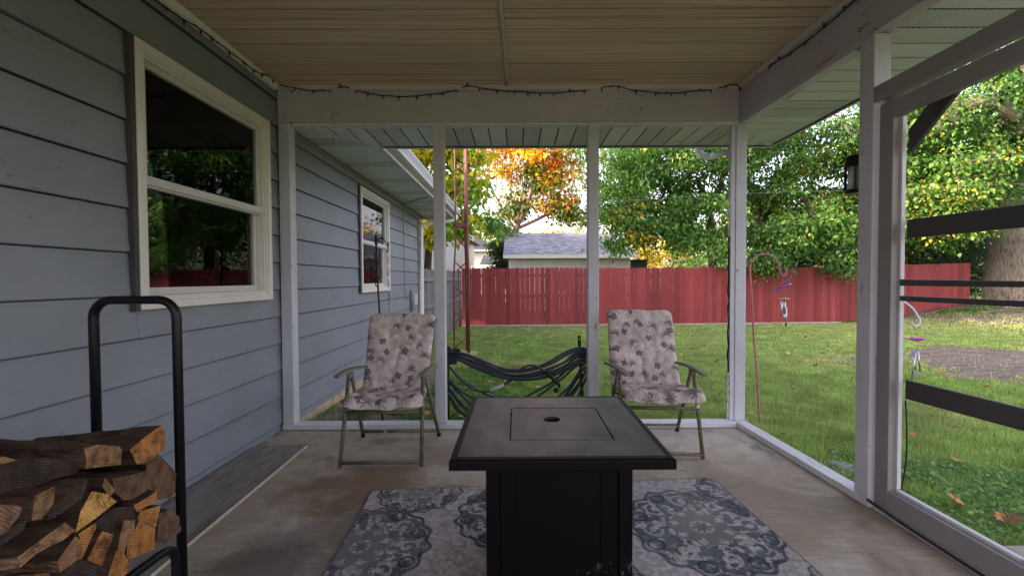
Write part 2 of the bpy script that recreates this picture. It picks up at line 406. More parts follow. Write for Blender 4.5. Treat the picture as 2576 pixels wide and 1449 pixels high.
def mk_tablebase():
    t = NT('black_bronze_table_base'); v = t.coord(); n = t.noise(v, 60, 3, .6)
    c = t.mix(t.ramp(n, [(.70, 0), (.74, .35)]), (.0035,.002,.003), (.08,.07,.07))
    sm = t.ramp(t.noise(t.coord((1.5,1,.8)), 17, 6, .8), [(.57, 0), (.68, .9)])
    sep = t.n('ShaderNodeSeparateXYZ'); t.l(t.n('ShaderNodeTexCoord').outputs['Object'], sep.inputs[0])
    mx = t.math('MULTIPLY', t.ramp(sep.outputs[0], [(.17, 0), (.30, 1)]), t.ramp(sep.outputs[2], [(.10, 1), (.26, 0)]))
    c = t.mix(t.math('MULTIPLY', sm, mx), c, (.5,.48,.5))
    return t.bsdf(c, .45, 0, t.bump(n, .1, .0008), .12)
M['tablebase'] = mk_tablebase()

def mk_logend(name, c0, c1, ang):
    t = NT(name); v = t.coord((1,1,1), rot=(ang, 0, 0))
    w = t.n('ShaderNodeTexWave', wave_type='BANDS', bands_direction='Z'); t.l(v, w.inputs[0]); w.inputs['Scale'].default_value = 52; w.inputs['Distortion'].default_value = 7; w.inputs['Detail'].default_value = 4; w.inputs['Detail Scale'].default_value = .8
    n = t.noise(t.coord((1,1,1)), 26, 6, .7)
    fib = t.noise(t.coord((1,1,.16), rot=(ang, 0, 0)), 90, 5, .7)
    wf = t.math('ADD', t.math('MULTIPLY', w.outputs[0], .25), t.math('MULTIPLY', fib, .9))
    c = t.ramp(wf, [(.3, tuple(a*.62 for a in c0)), (.52, c0), (.8, c1)])
    c = t.mix(t.ramp(n, [(.47, 0), (.64, .85)]), c, (.085,.045,.025))
    c = t.mix(1, c, t.ramp(t.noise(t.coord(), 7, 3), [(.3, .7), (.7, 1.15)]), 'MULTIPLY')
    return t.bsdf(c, .8, normal=t.bump(t.math('ADD', n, w.outputs[0]), .7, .004), spec=.2)
M['end_orange'] = mk_logend('fresh_orange_split_wood', (.50,.20,.055), (.66,.31,.10), .5)
M['end_yellow'] = mk_logend('pale_yellow_split_wood', (.68,.34,.09), (.78,.45,.15), 1.1)
M['end_tan'] = mk_logend('dull_tan_split_wood', (.38,.20,.09), (.50,.30,.15), .1)
M['end_brown'] = mk_logend('brown_split_wood', (.17,.095,.055), (.26,.16,.10), .9)
M['end_dark'] = mk_logend('charred_dark_wood', (.045,.033,.028), (.10,.075,.06), .3)
t_ = NT('log_bark'); n_ = t_.noise(t_.coord((.35,1,1)), 30, 7, .75); 
M['logbark'] = t_.bsdf(t_.ramp(n_, [(.3, (.022,.013,.009)), (.52, (.085,.052,.034)), (.75, (.17,.115,.085))]), .9, normal=t_.bump(n_, 1, .012), spec=.15)

def mk_glass():
    t = NT('dark_window_glass'); tr = t.n('ShaderNodeBsdfTransparent'); tr.inputs[0].default_value = (.86,.87,.86,1)
    gl = t.n('ShaderNodeBsdfGlossy'); gl.inputs['Roughness'].default_value = .015; gl.inputs[0].default_value = (.9,.9,.9,1)
    fr = t.n('ShaderNodeFresnel'); fr.inputs[0].default_value = 1.30
    wv = t.noise(t.coord(), 1.3, 2); t.l(t.bump(wv, .06, .02), gl.inputs['Normal'])
    mx = t.n('ShaderNodeMixShader'); t.l(t.math('ADD', fr.outputs[0], .015), mx.inputs[0]); t.l(tr.outputs[0], mx.inputs[1]); t.l(gl.outputs[0], mx.inputs[2])
    t.l(mx.outputs[0], t.out.inputs[0]); return t.m
M['glass'] = mk_glass()

def mk_curtain():
    t = NT('olive_brown_curtain'); n = t.noise(t.coord((1,1,.1)), 40, 3)
    return t.bsdf(t.ramp(n, [(.3, (.42,.33,.18)), (.7, (.70,.58,.38))]), .9)
M['curtain'] = mk_curtain()
M['curtain_blue'] = simple('pale_blue_curtain', (.35,.42,.5), .9)

def mk_lap(name, col, pitch, wear=.1):
    t = NT(name); n = t.noise(t.coord(), 2, 4)
    return t.bsdf(t.mix(1, col, t.ramp(n, [(.3, 1-wear), (.7, 1+wear*.5)]), 'MULTIPLY'), .55)
M['lapcream'] = mk_lap('cream_vinyl_siding', (.84,.78,.69), .1)
M['lapwhite'] = mk_lap('white_vinyl_siding', (.64,.63,.61), .1)
def mk_shingle(name, c0, c1):
    t = NT(name); c = t.n('ShaderNodeTexCoord'); sp = t.n('ShaderNodeSeparateXYZ'); t.l(c.outputs['Object'], sp.inputs[0])
    cb = t.n('ShaderNodeCombineXYZ'); t.l(t.math('ADD', sp.outputs[0], t.math('MULTIPLY', sp.outputs[1], .15)), cb.inputs[0]); t.l(t.math('MULTIPLY', sp.outputs[2], 2.6), cb.inputs[1])
    b = t.n('ShaderNodeTexBrick'); t.l(cb.outputs[0], b.inputs['Vector']); b.inputs['Scale'].default_value = 1
    b.inputs['Brick Width'].default_value = .26; b.inputs['Row Height'].default_value = .15; b.inputs['Mortar Size'].default_value = .008; b.offset = .43
    b.inputs['Color1'].default_value = (*c0,1); b.inputs['Color2'].default_value = (*c1,1); b.inputs['Mortar'].default_value = (.02,.02,.022,1); b.inputs['Bias'].default_value = 0
    n = t.noise(t.coord(), 30, 3)
    return t.bsdf(t.mix(1, b.outputs[0], t.ramp(n, [(.3, .8), (.7, 1.15)]), 'MULTIPLY'), .9, normal=t.bump(b.outputs['Fac'], .6, -.02), spec=.2)
M['shingle'] = mk_shingle('slate_blue_asphalt_shingles', (.15,.17,.205), (.29,.31,.36))
M['shingled'] = mk_shingle('dark_asphalt_shingles', (.05,.055,.075), (.09,.10,.13))
M['chime'] = M['galv']
M['pink'] = simple('faded_pink_painted_steel', (.44,.12,.15), .5, 0, .25, 26, .2, .001)
M['magenta'] = simple('metallic_magenta', (.42,.03,.36), .3, .3)
M['iridescent'] = simple('dark_sequin_wing', (.10,.05,.08), .4, .2, .5, 60)
M['whiteh'] = simple('white_painted_hook', (.66,.74,.76), .4)
M['bamboo'] = simple('pale_wood_disc', (.55,.36,.17), .6)
M['clearp'] = simple('smoky_lilac_crystal', (.30,.26,.33), .25)
M['grayp'] = simple('grey_electrical_box', (.5,.52,.53), .5)
M['cable'] = simple('grey_cable', (.20,.21,.22), .6)
M['lampglass'] = None
t_ = NT('frosted_lantern_glass'); g_ = t_.noise(t_.coord((1,1,.3)), 26, 3)
M['lampglass'] = t_.bsdf(t_.ramp(g_, [(.3, (.30,.34,.33)), (.7, (.62,.66,.62))]), .15, normal=t_.bump(g_, .3, .003), spec=.8)
for k, c in (('red', (.55,.03,.02)), ('orange', (.75,.28,.03)), ('green', (.03,.22,.08)), ('blue', (.04,.07,.30)), ('yellow', (.75,.45,.05))):
    M['bulb_'+k] = simple(k+'_bulb_glass', c, .2, noise=.05)
M['wiregreen'] = simple('dark_green_light_wire', (.010,.020,.014), .5)
M['tape'] = simple('amber_old_tape', (.36,.20,.05), .5, noise=.3, scale=40)
M['whitesleeve'] = simple('translucent_repair_sleeve', (.52,.47,.55), .5)
M['greenplastic'] = simple('dark_green_bracket', (.015,.028,.022), .4)
M['rock'] = simple('grey_stone', (.22,.21,.22), .9, noise=.4, scale=18, bump=.6, bd=.01)

# ================================================================== GROUND
XW = -1.843                       # face of the house wall
def gz(x, y):
    x = np.asarray(x, float); y = np.asarray(y, float)
    z = -.07 - .0145*np.clip(y-3.5, 0, 9)
    z = z + .50*np.exp(-(((x-15.2)/3.0)**2+((y-14.6)/3.2)**2))
    z = z + .02*(fbm(x*.9, y*.9, 3)-.5)*np.clip((y-3.6)/2, 0, 1)
    near_slab = (x < 2.2) & (y < 3.6)
    return np.where(near_slab, np.minimum(z, -.07), z)
def dirt_amt(x, y):
    """1 = bare earth"""
    n = fbm(x*1.7+3, y*1.7, 4)-.5
    a = np.clip((1-(((x-9.6)/4.6)**2+((y-6.05)/2.0)**2)+n*1.1)*3.0, 0, 1)
    b = np.clip((1-(((x-15.4)/3.8)**2+((y-13.2)/2.8)**2)+n*1.6)*2, 0, 1)*.85
    c = np.clip((1-(((x+1.35)/.62)**2+((y-4.3)/1.5)**2)+n*.8)*3, 0, 1)
    return np.maximum(np.maximum(a, b), c)
xs = np.concatenate([[-400,-200,-100,-50,-25,-14,-9,-6], np.arange(-4, 24.01, .16), [26,30,38,50,80,140,250,400]])
ys = np.concatenate([[-400,-200,-100,-40,-20,-10,-5], np.arange(-2, 20.01, .16), [22,26,32,40,55,80,140,250,400,800]])
GX, GY = np.meshgrid(xs, ys); GZ = gz(GX, GY)
nx_, ny_ = len(xs), len(ys)
ii = (np.arange(ny_-1)[:, None]*nx_+np.arange(nx_-1)[None, :]).ravel()
idx = np.stack([ii, ii+1, ii+1+nx_, ii+nx_], 1).ravel()
da = dirt_amt(GX, GY).ravel()
gcol = np.stack([da, np.clip(fbm(GX*.8, GY*.8, 4).ravel(), 0, 1), np.zeros_like(da)], 1)
gm = big_mesh('ground', np.stack([GX.ravel(), GY.ravel(), GZ.ravel()], 1), 4, idx, gcol, True)
t = NT('lawn_soil'); at_ = t.n('ShaderNodeAttribute'); at_.attribute_name = 'Col'
sp = t.n('ShaderNodeSeparateColor'); t.l(at_.outputs['Color'], sp.inputs[0])
n1 = t.noise(t.coord(), 55, 5, .7); n2 = t.noise(t.coord(), 2.2, 5, .65); n3 = t.noise(t.coord((.5,2.2,1)), 5, 6, .7)
gr = t.mix(1, t.ramp(n2, [(.3, (.07,.115,.03)), (.55, (.115,.165,.045)), (.75, (.20,.20,.085))]), t.ramp(n1, [(.3, .55), (.7, 1.3)]), 'MULTIPLY')
dt = t.mix(1, t.ramp(n3, [(.3, (.10,.078,.068)), (.5, (.20,.16,.14)), (.7, (.34,.28,.235))]), t.ramp(n1, [(.3, .65), (.7, 1.25)]), 'MULTIPLY')
lawnmat = t.bsdf(t.mix(sp.outputs[0], gr, dt), .95, normal=t.bump(n1, .8, .02), spec=.1)
g = link('ground', gm, lawnmat, kind='structure')

# porch slab
mb = MB().box((XW-.01, -.85, -.16), (1.86, 3.40, 0))
obj('porch_floor', mb, M['concrete'], kind='structure')
mb = MB().box((1.99, -.86, -.2), (3.6, 1.86, -.035)).box((XW-.0, -4.5, -.2), (3.6, -.861, -.035))  # the slab behind the viewer is added to bounce light into the porch
obj('patio_and_added_bounce_slab', mb, M['concrete'], bevel=.01, kind='structure')

# ================================================================== HOUSE
house = thing('house', 'blue grey lap sided house at the left with two white framed windows', 'house', (XW, 3, 0))
W1 = (2.034, 3.125, 1.030, 2.3375); W2 = (4.93, 6.02, 1.02, 2.27)
LAP = .209; Z0 = .053; YEND = 7.85
def board(y0, y1, z0, z1, k):
    zb = Z0+LAP*k; zt = zb+LAP
    fx = lambda z: XW - .015*(z-zb)/LAP
    ja, jb = 0, 0
    return MB().hexa([(fx(z0), y0, z0), (fx(z0)-.014, y0, z0), (fx(z0)-.014, y1, z0), (fx(z0), y1, z0)],
                     [(fx(z1), y0, z1), (fx(z1)-.004, y0, z1), (fx(z1)-.004, y1, z1), (fx(z1), y1, z1)])
ZTOP = 2.655
for k in range(-1, 14):
    zb = Z0+LAP*k; zt = min(zb+LAP-.0045, ZTOP)
    if k == -1: zb = -.0
    if zb >= ZTOP: break
    cuts = [-2.3]
    for W in (W1, W2):
        if zb < W[3] and zt > W[2]: cuts += [W[0]+.01, W[1]-.01]
        if W is W1: cuts.append(3.315)
    cuts.append(YEND)
    for a, b in zip(cuts, cuts[1:]):
        ya, yb = a, b
        if a >= 3.3 and k == -1: z_lo = -.0
        else: z_lo = zb
        win = W1 if a == W1[0]+.01 else (W2 if a == W2[0]+.01 else None)
        segs = [(z_lo, zt)]
        if win:
            lo, hi = win[2]+.01, win[3]-.01
            segs = [(z_lo, min(zt, lo)), (max(z_lo, hi), zt)]
        if a >= 3.3 and zt > 2.40: segs = [(p, min(q, 2.40)) for p, q in segs]
        for p, q in segs:
            if q-p > .012:
                e = .0012 if a != cuts[0] else 0
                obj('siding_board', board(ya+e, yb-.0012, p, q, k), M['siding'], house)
# wall core behind the boards, and the dark rooms behind the windows
mb = MB()
xc0, xc1 = XW-.16, XW-.035
def core(y0, y1, z0, z1): mb.box((xc0, y0, z0), (xc1, y1, z1))
core(-2.3, W1[0]+.04, .0, 2.7); core(W1[1]-.04, W2[0]+.04, -.12, 2.7); core(W2[1]-.04, YEND, -.12, 2.7)
core(W1[0]+.04, W1[1]-.04, .0, W1[2]+.04); core(W1[0]+.04, W1[1]-.04, W1[3]-.04, 2.7)
core(W2[0]+.04, W2[1]-.04, -.12, W2[2]+.04); core(W2[0]+.04, W2[1]-.04, W2[3]-.04, 2.7)
obj('wall_core', mb, M['darkin'], house)
mb = MB()
mb.box((-7, -2.3, .05), (xc0-.002, YEND, .12)); mb.box((-7, -2.3, 2.62), (xc0-.002, YEND, 2.7)); mb.box((-7.1, -2.3, .05), (-7, YEND, 2.7))
mb.box((-7, -2.35, .05), (xc0-.002, -2.3, 2.7)); mb.box((-7, YEND-.06, -.2), (XW-.035, YEND, 2.7)); mb.box((-7, 4.3, .12), (xc0-.002, 4.36, 2.62))
obj('room_wall', mb, M['darkin'], house)
# foundation below the outer wall
obj('foundation', MB().hexa([(XW-.1,3.41,-.4),(XW-.1,YEND,-.4),(XW+.002,YEND,-.4),(XW+.002,3.41,-.4)], [(XW-.1,3.41,-.002),(XW-.1,YEND,-.002),(XW-.004,YEND,-.002),(XW-.004,3.41,-.002)]), M['foundation'], house)
# corner board at the end of the wall, frieze under eave
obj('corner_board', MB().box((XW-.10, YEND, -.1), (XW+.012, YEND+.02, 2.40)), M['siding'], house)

def window(W, curtain, big=True):
    y0, y1, z0, z1 = W
    P = obj('window', MB(), None, house) if False else None
    e = bpy.data.objects.new('window', None); COL.objects.link(e); e.parent = house; e.empty_display_size = .1
    e.matrix_parent_inverse = Matrix.Translation(-house.location); e.location = (0,0,0)
    def add(n, mb, mat, bev=0): return obj(n, mb, mat, e, bevel=bev)
    # stepped outer casing: four mitred boards of two steps
    def ringpoly(o, i, xf, xb):
        mb = MB()
        for (p, q) in (((y0+o, z0+o), (y1-o, z0+o)), ((y1-o, z0+o), (y1-o, z1-o)), ((y1-o, z1-o), (y0+o, z1-o)), ((y0+o, z1-o), (y0+o, z0+o))):
            def inn(a): return (y0+i if a[0] == y0+o else y1-i, z0+i if a[1] == z0+o else z1-i)
            pi_, qi_ = inn(p), inn(q)
            mb.hexa([(xb, *p), (xb, *q), (xb, *qi_), (xb, *pi_)], [(xf, *p), (xf, *q), (xf, *qi_), (xf, *pi_)])
        return mb
    add('frame', ringpoly(0, .040, XW+.030, XW-.02), M['wintrim'], .003)
    add('casing_step', ringpoly(.0405, .054, XW+.020, XW-.03), M['wintrim'], .002)
    add('inner_frame', ringpoly(.0545, .066, XW+.008, XW-.06), M['wintrim'], .0015)
    ya, yb, za, zb = y0+.0665, y1-.0665, z0+.0665, z1-.0665
    zm = z0+(z1-z0)*.475
    def sash(za_, zb_, xf, w, nm, brail):
        s_ = MB()
        s_.box((xf-.025, ya, za_), (xf, ya+w, zb_)).box((xf-.025, yb-w, za_), (xf, yb, zb_))
        s_.box((xf-.025, ya+w+.0003, za_), (xf-.001, yb-w-.0003, za_+brail)).box((xf-.025, ya+w+.0003, zb_-w), (xf-.001, yb-w-.0003, zb_))
        o = add(nm, s_, M['vinyl'], .003)
        gl = MB().box((xf-.016, ya+w-.004, za_+brail-.004), (xf-.012, yb-w+.004, zb_-w+.004))
        g_ = obj('pane', gl, M['glass'], e); return o
    sash(zm-.01, zb, XW-.012, .030, 'sash', .032)
    sash(za, zm+.028, XW-.040, .034, 'sash', .040)
    # screen track lip proud of the meeting rail
    add('meeting_rail', MB().box((XW-.011, ya, zm+.0), (XW+.002, yb, zm+.045)), M['vinyl'], .003)
    # curtains and shade inside
    for (ca, cb, zt, zl) in curtain[0]:
        pts = []; n = 40
        mb = MB(); vs_ = []
        for i in range(n+1):
            y = ca+(cb-ca)*i/n; x = XW-.105+.025*sin(i*1.3)+.01*sin(i*3.1)
            vs_ += [(x, y, zl), (x-.01, y, zt)]
        mb.add(vs_, [(2*i, 2*i+2, 2*i+3, 2*i+1) for i in range(n)], True)
        add('curtain', mb, curtain[1])
    if big: add('roller_shade', MB().box((XW-.16, ya-.02, zb-.13), (XW-.12, yb+.02, zb+.03)), M['cream'], .004)
    return e
window(W1, ([(2.62, 3.02, 2.3, .9), (1.95, 2.12, 2.3, .9)], M['curtain']))
window(W2, ([(5.05, 5.45, 1.62, .95), (5.62, 5.95, 2.3, .95)], M['curtain_blue']), False)
# dark strip for the side thickness of the casing, near side of window one
obj('dark_edge_strip', MB().box((XW-.005, W1[0]-.026, W1[2]-.005), (XW+.022, W1[0]-.001, W1[3]+.005)), M['darkboard'], house)
obj('dark_edge_strip', MB().box((XW-.005, W2[0]-.02, W2[2]-.005), (XW+.015, W2[0]-.001, W2[3]+.005)), M['darkboard'], house)

# ---- eaves: soffit strips
ZS = 2.400
XE = -1.255; YE = 3.925; XRE = 2.365
def strip_y(x0, x1, y0, y1, vent, par, yl=None, yr=None):
    # strip running along Y between x0 and x1; ends may be mitred (y at x0, y at x1)
    a0, a1 = (y0, y0) if yl is None else yl; 
    b0, b1 = (y1, y1) if yr is None else yr
    g = .006; z = ZS
    mb = MB().hexa([(x0+g, a0, z), (x1-g, a1, z), (x1-g, b1, z), (x0+g, b0, z)], [(x0+g, a0, z+.004), (x1-g, a1, z+.004), (x1-g, b1, z+.004), (x0+g, b0, z+.004)])
    o = obj('soffit_strip', mb, M['soffitv' if vent else 'soffit'], par)
def strip_x(y0, y1, x0, x1, vent, par, xl=None, xr=None):
    a0, a1 = (x0, x0) if xl is None else xl; b0, b1 = (x1, x1) if xr is None else xr
    g = .006; z = ZS
    mb = MB().hexa([(a0, y0+g, z), (b0, y0+g, z), (b1, y1-g, z), (a1, y1-g, z)], [(a0, y0+g, z+.004), (b0, y0+g, z+.004), (b1, y1-g, z+.004), (a1, y1-g, z+.004)])
    obj('soffit_strip', mb, M['soffitv' if vent else 'soffit'], par)
S = .144
# house eave, strips across X, from the mitre outwards
y = 3.372; i = 0
mit = lambda y: XW+.03+(XE-(XW+.03))*min(max((y-3.372)/(YE-3.372), 0), 1)
while y < 8.3:
    y1 = min(y+S*.72, 8.35)
    strip_x(y, y1, XW+.02, XE, i % 7 in (3, 4), house, xr=(mit(y)-.005, mit(y1)-.005))
    y = y1; i += 1
mb = MB().box((XW-.02, 3.36, ZS+.012), (XE+.02, 8.35, ZS+.02)); obj('soffit_backing', mb, M['darkin'], house)
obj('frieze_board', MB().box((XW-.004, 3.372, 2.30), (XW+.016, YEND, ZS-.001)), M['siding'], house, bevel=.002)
obj('fascia', MB().box((XE+.001, YE+.03, ZS-.012), (XE+.016, 8.37, ZS+.15)), M['white_metal'], house)
obj('end_fascia', MB().box((XW-.3, 8.352, ZS-.03), (XE+.0, 8.37, ZS+.16)), M['white_metal'], house)
# K gutter
gp = [(0, .0), (.075, .0), (.085, .03), (.095, .05), (.115, .085), (.115, .10), (.10, .10), (.10, .09), (.07, .012), (.006, .012), (.006, .1), (0, .1)]
def gutter_y(x, y0, y1, z, sgn, par, nm='gutter'):
    mb = MB().prism([(x+sgn*a, y0, z+b) for a, b in gp], (0, y1-y0, 0)); obj(nm, mb, M['white_metal'], par)
gutter_y(XE+.017, YE+.15, 8.4, ZS+.045, 1, house)
# downspout at the house corner
mb = MB()
def rect_tube(mb, pts, w, h):
    for a, b in zip(pts, pts[1:]): mb.bar(a, b, w, h, (0.01, 1, .02))
ds = [Vector((XE+.06, 8.25, 2.44)), Vector((XE+.02, 8.2, 2.33)), Vector((XW+.10, 7.97, 2.22)), Vector((XW+.045, 7.93, 2.14)), Vector((XW+.045, 7.93, -.05))]
ds_s = spline(ds[:4], 4)+[ds[4]]
mb.tube(ds_s, .036, 4, smooth=False); obj('downspout', mb, M['white_metal'], house)
# electrical box and cable on the wall
obj('junction_box', MB().box((XW, 7.30, .74), (XW+.07, 7.48, .92)), M['grayp'], house, bevel=.006)
bx = MB().tube([(XW+.03, 7.22, .62), (XW+.03, 7.22, .95), (XW+.02, 7.22, 1.0)], .022, 8); obj('conduit', bx, M['cable'], house)
cp = [(XE-.04, 6.2, ZS-.012), (XE-.3, 6.45, ZS-.015), (XW+.12, 6.72, ZS-.012), (XW+.024, 6.78, 2.33), (XW+.022, 6.80, 1.6), (XW+.022, 6.82, 1.0), (XW+.025, 6.95, .86)]
obj('wall_cable', MB().tube(spline(cp, 5), .007, 5), M['cable'], house)
# roof
mb = MB()
zr = lambda x: ZS+.15+(4.3-ZS-.15)*(XE+.02-x)/(XE+.02+6.6)
mb.hexa([(XE+.02, YE+.02, ZS+.15), (-6.6, YE+.02, 4.3), (-6.6, 8.6, 4.3), (XE+.02, 8.6, ZS+.15)], [(XE+.02, YE+.02, ZS+.19), (-6.6, YE+.02, 4.36), (-6.6, 8.6, 4.36), (XE+.02, 8.6, ZS+.19)])
mb.hexa([(XW-.3, -3, zr(XW-.3)), (-6.6, -3, 4.3), (-6.6, YE+.018, 4.3), (XW-.3, YE+.018, zr(XW-.3))], [(XW-.3, -3, zr(XW-.3)+.04), (-6.6, -3, 4.36), (-6.6, YE+.018, 4.36), (XW-.3, YE+.018, zr(XW-.3)+.04)])
mb.hexa([(-6.6, -3, 4.3), (-12, -3, ZS), (-12, 8.6, ZS), (-6.6, 8.6, 4.3)], [(-6.6, -3, 4.36), (-12, -3, ZS+.06), (-12, 8.6, ZS+.06), (-6.6, 8.6, 4.36)])
obj('roof', mb, M['shingled'], house)
mb = MB().add([(-1.9, YEND-.03, 2.5), (-6.6, YEND-.03, 4.29), (-11.3, YEND-.03, 2.5), (-11.3, YEND-.03, -.2), (-7.0, YEND-.03, -.2), (-7.0, YEND-.03, 2.5)], [(0, 1, 2, 5), (2, 3, 4, 5)])
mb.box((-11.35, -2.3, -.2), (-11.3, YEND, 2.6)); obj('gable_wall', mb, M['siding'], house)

# ================================================================== PORCH
porch = thing('porch', 'white painted open porch frame with posts, beams and a wood grain ceiling', 'porch', (0, 1.5, 0))
ZB, ZC = 2.388, 2.656
YB = 3.27; XR0 = (1.726, 3.285); XR1 = (1.782, 2.109)      # inner face of the right hand side, far and near
sl = (XR1[0]-XR0[0])/(XR1[1]-XR0[1]); XR = lambda y: XR0[0]+sl*(y-XR0[1])
p_ = lambda n, mb, m, b=.004, **k: obj(n, mb, M[m], porch, bevel=b, **k)
# back beam: inner face, then the lower frame strips
p_('back_beam', MB().box((XW+.002, YB, ZB), (XR(YB)-.001, YB+.045, ZC+.1)), 'beamx')
p_('back_beam', MB().box((XW+.002, YB+.047, ZB+.004), (XR(YB)+.09, YB+.092, ZC+.1)), 'beamx')
p_('frame_strip', MB().box((XW+.10, YB+.012, ZB-.022), (XR(YB)-.002, YB+.04, ZB-.001)), 'sillx', .002)
p_('frame_strip', MB().box((XW+.10, YB+.050, ZB-.016), (XR(YB)-.002, YB+.090, ZB+.003)), 'sillx', .002)
# right beam
def skew(x_off0, x_off1, y0, y1, z0, z1, nm, mat, bev=.004):
    return p_(nm, MB().hexa([(XR(y0)+x_off0, y0, z0), (XR(y0)+x_off1, y0, z0), (XR(y1)+x_off1, y1, z0), (XR(y1)+x_off0, y1, z0)],
                            [(XR(y0)+x_off0, y0, z1), (XR(y0)+x_off1, y0, z1), (XR(y1)+x_off1, y1, z1), (XR(y1)+x_off0, y1, z1)]), mat, bev)
skew(0, .045, -.8, YB+.045, ZB, ZC+.1, 'side_beam', 'beamy')
skew(.047, .092, -.8, YB+.045, ZB+.004, ZC+.1, 'side_beam', 'beamy')
skew(.012, .040, 2.25, YB-.002, ZB-.020, ZB-.001, 'frame_strip', 'silly', .002)
skew(.050, .088, 2.25, YB-.002, ZB-.014, ZB+.003, 'frame_strip', 'silly', .002)
# front beam and posts behind the viewer
p_('front_beam', MB().box((XW+.002, -.8, ZB), (XR(-.8)-.001, -.71, ZC+.1)), 'beamx')
# posts
def post(x0, x1, y0, y1, z0=.041, z1=ZB-.001): return p_('post', MB().box((x0, y0, z0), (x1, y1, z1)), 'post', .005)
post(XW+.004, XW+.090, YB, YB+.087)
post(-.648, -.565, YB+.004, YB+.090)
post(.556, .640, YB+.004, YB+.090)
post(XR0[0]+.002, XR0[0]+.088, YB+.047, YB+.135, .041, ZB-.001)
post(XR1[0]+.001, XR1[0]+.087, XR1[1], XR1[1]+.088, .041, ZB-.001)
post(XR(1.0), XR(1.0)+.087, .985, 1.073); post(XR(-.8), XR(-.8)+.087, -.8, -.713, 0); post(XW+.01, XW+.097, -.8, -.713, 0)
# a splice joint shows high on the left post
# sill plates
p_('sill_plate', MB().box((XW+.002, YB-.006, 0.001), (XR(YB)-.003, YB+.092, .0405)), 'sillx', .004)
skew(.0, .09, 2.105, YB+.135, .001, .0405, 'sill_plate', 'silly', .004)
# jamb strips of the torn out screens
p_('jamb_strip', MB().box((XR0[0]-.035, YB+.052, .042), (XR0[0]+.0, YB+.088, ZB-.02)), 'post', .002)
# dark torn screening left on the corner post
pts = [(XR0[0]-.040, YB+.07, z) for z in np.linspace(.06, 1.5, 24)]
mb = MB().tube([(p[0]+.006*sin(i*2.2), p[1], p[2]) for i, p in enumerate(pts)], [.004+.004*abs(sin(i*1.7)) for i in range(24)], 5)
p_('torn_screen', mb, 'black', 0)
mb = MB().tube([(XR0[0]-.046+.008*sin(i*3.1), YB+.06+.004*sin(i*1.9), z) for i, z in enumerate(np.linspace(.045, .42, 14))], [.003+.007*abs(sin(i*1.3)) for i in range(14)], 5)
p_('torn_screen', mb, 'cream', 0)

# ceiling planks in two sheets divided by a batten
widths = [.11, .08, .155, .245, .16, .09]
BX = -.068
y = YB-.02; k = 0; ws = [.085, .09, .15, .24, .16, .10] 
while y > -.7:
    w = ws[k % 6]; ya = max(y-w, -.71)
    for (a, b) in ((XW+.012, BX), (BX+.001, XR(ya)-.004)):
        sk = 0.004 if a > -1 else -.003
        mb = MB().hexa([(a, ya+.0095, ZC), (b, ya+.0095-sk, ZC), (b, y-.0016-sk, ZC), (a, y-.0016, ZC)], [(a, ya+.0095, ZC+.006), (b, ya+.0095-sk, ZC+.006), (b, y-.0016-sk, ZC+.006), (a, y-.0016, ZC+.006)])
        p_('ceiling_plank', mb, 'ceiling', 0)
    y = ya; k += 1
p_('ceiling_backing', MB().box((XW-.1, -.8, ZC+.0075), (XR(-.8)+.1, YB+.09, ZC+.03)), 'roofboard', 0)
bp = [(BX-.006+.006*sin(yy*2.1)+.004*sin(yy*5), yy, ZC-.006) for yy in np.linspace(YB-.03, -.7, 30)]
p_('ceiling_batten', MB().tube(bp, .012, 8), 'trimwood', 0)
# quarter round trims where the ceiling meets wall and beams
def qr(p, q, dx, dy, r=.034):
    p, q = Vector(p), Vector(q); poly = []
    for a in np.linspace(0, pi/2, 5): poly.append((cos(a)*r, sin(a)*r))
    P = [p]+[p+Vector((dx*c, dy*c, 0))+Vector((0, 0, -s)) for c, s in poly]
    return MB().prism(P, q-p)
p_('ceiling_trim', qr((XW+.015, YB-.001, ZC-.001), (-1.30, YB-.001, ZC-.001), 0, -1, .030), 'trimwood', 0)
p_('ceiling_trim', qr((-1.298, YB-.001, ZC-.001), (XR(YB)-.02, YB-.001, ZC-.001), 0, -1, .036), 'trimwood', 0)
P = Vector((XR(YB)-.001, YB-.04, ZC-.001)); Q = Vector((XR(-.7)-.001, -.7, ZC-.001)); p_('ceiling_trim', qr(P, Q, -1, 0, .036), 'trimwood', 0)
P = Vector((XW+.001, YB-.04, ZC-.001)); Q = Vector((XW+.001, -.7, ZC-.001)); p_('ceiling_trim', qr(P, Q, 1, 0, .040), 'wintrim', 0)
# porch eaves
x = XW+.03+.01; i = 0; ymit = lambda x: 3.372+(YE-3.372)*min(max((x-(XW+.03))/(XE-(XW+.03)), 0), 1)
xrm = lambda x: YE-(YE-(YB+.10))*0
x = mit(3.372)
while x < XRE-.01:
    x1 = min(x+S, XRE)
    yo0, yo1 = ymit(x), ymit(x1)
    yi = lambda xx: YB+.094 if xx < XR0[0]+.09 else YB+.094+(xx-XR0[0]-.09)*(YE-YB-.094)/(XRE-XR0[0]-.09)
    if yo1-yi(x) > .02:
        strip_y(x, x1, 0, 0, i % 4 in (0, 1) and i > 3, porch, yl=(yi(x), yi(x1)), yr=(max(yo0, yi(x)+.001), max(yo1, yi(x1)+.001)))
    x = x1; i += 1
y = YE; i = 0
xi = lambda yy: XR(yy)+.094 if yy < YB+.094 else XR0[0]+.09+(yy-YB-.094)*(XRE-XR0[0]-.09)/(YE-YB-.094)
while y > -.8:
    y1 = max(y-S*.98, -.9)
    strip_x(y1, y, 0, XRE, i % 7 in (5, 6), porch, xl=(xi(y1), min(xi(y), XRE-.002)), xr=(XRE, XRE))
    y = y1; i += 1
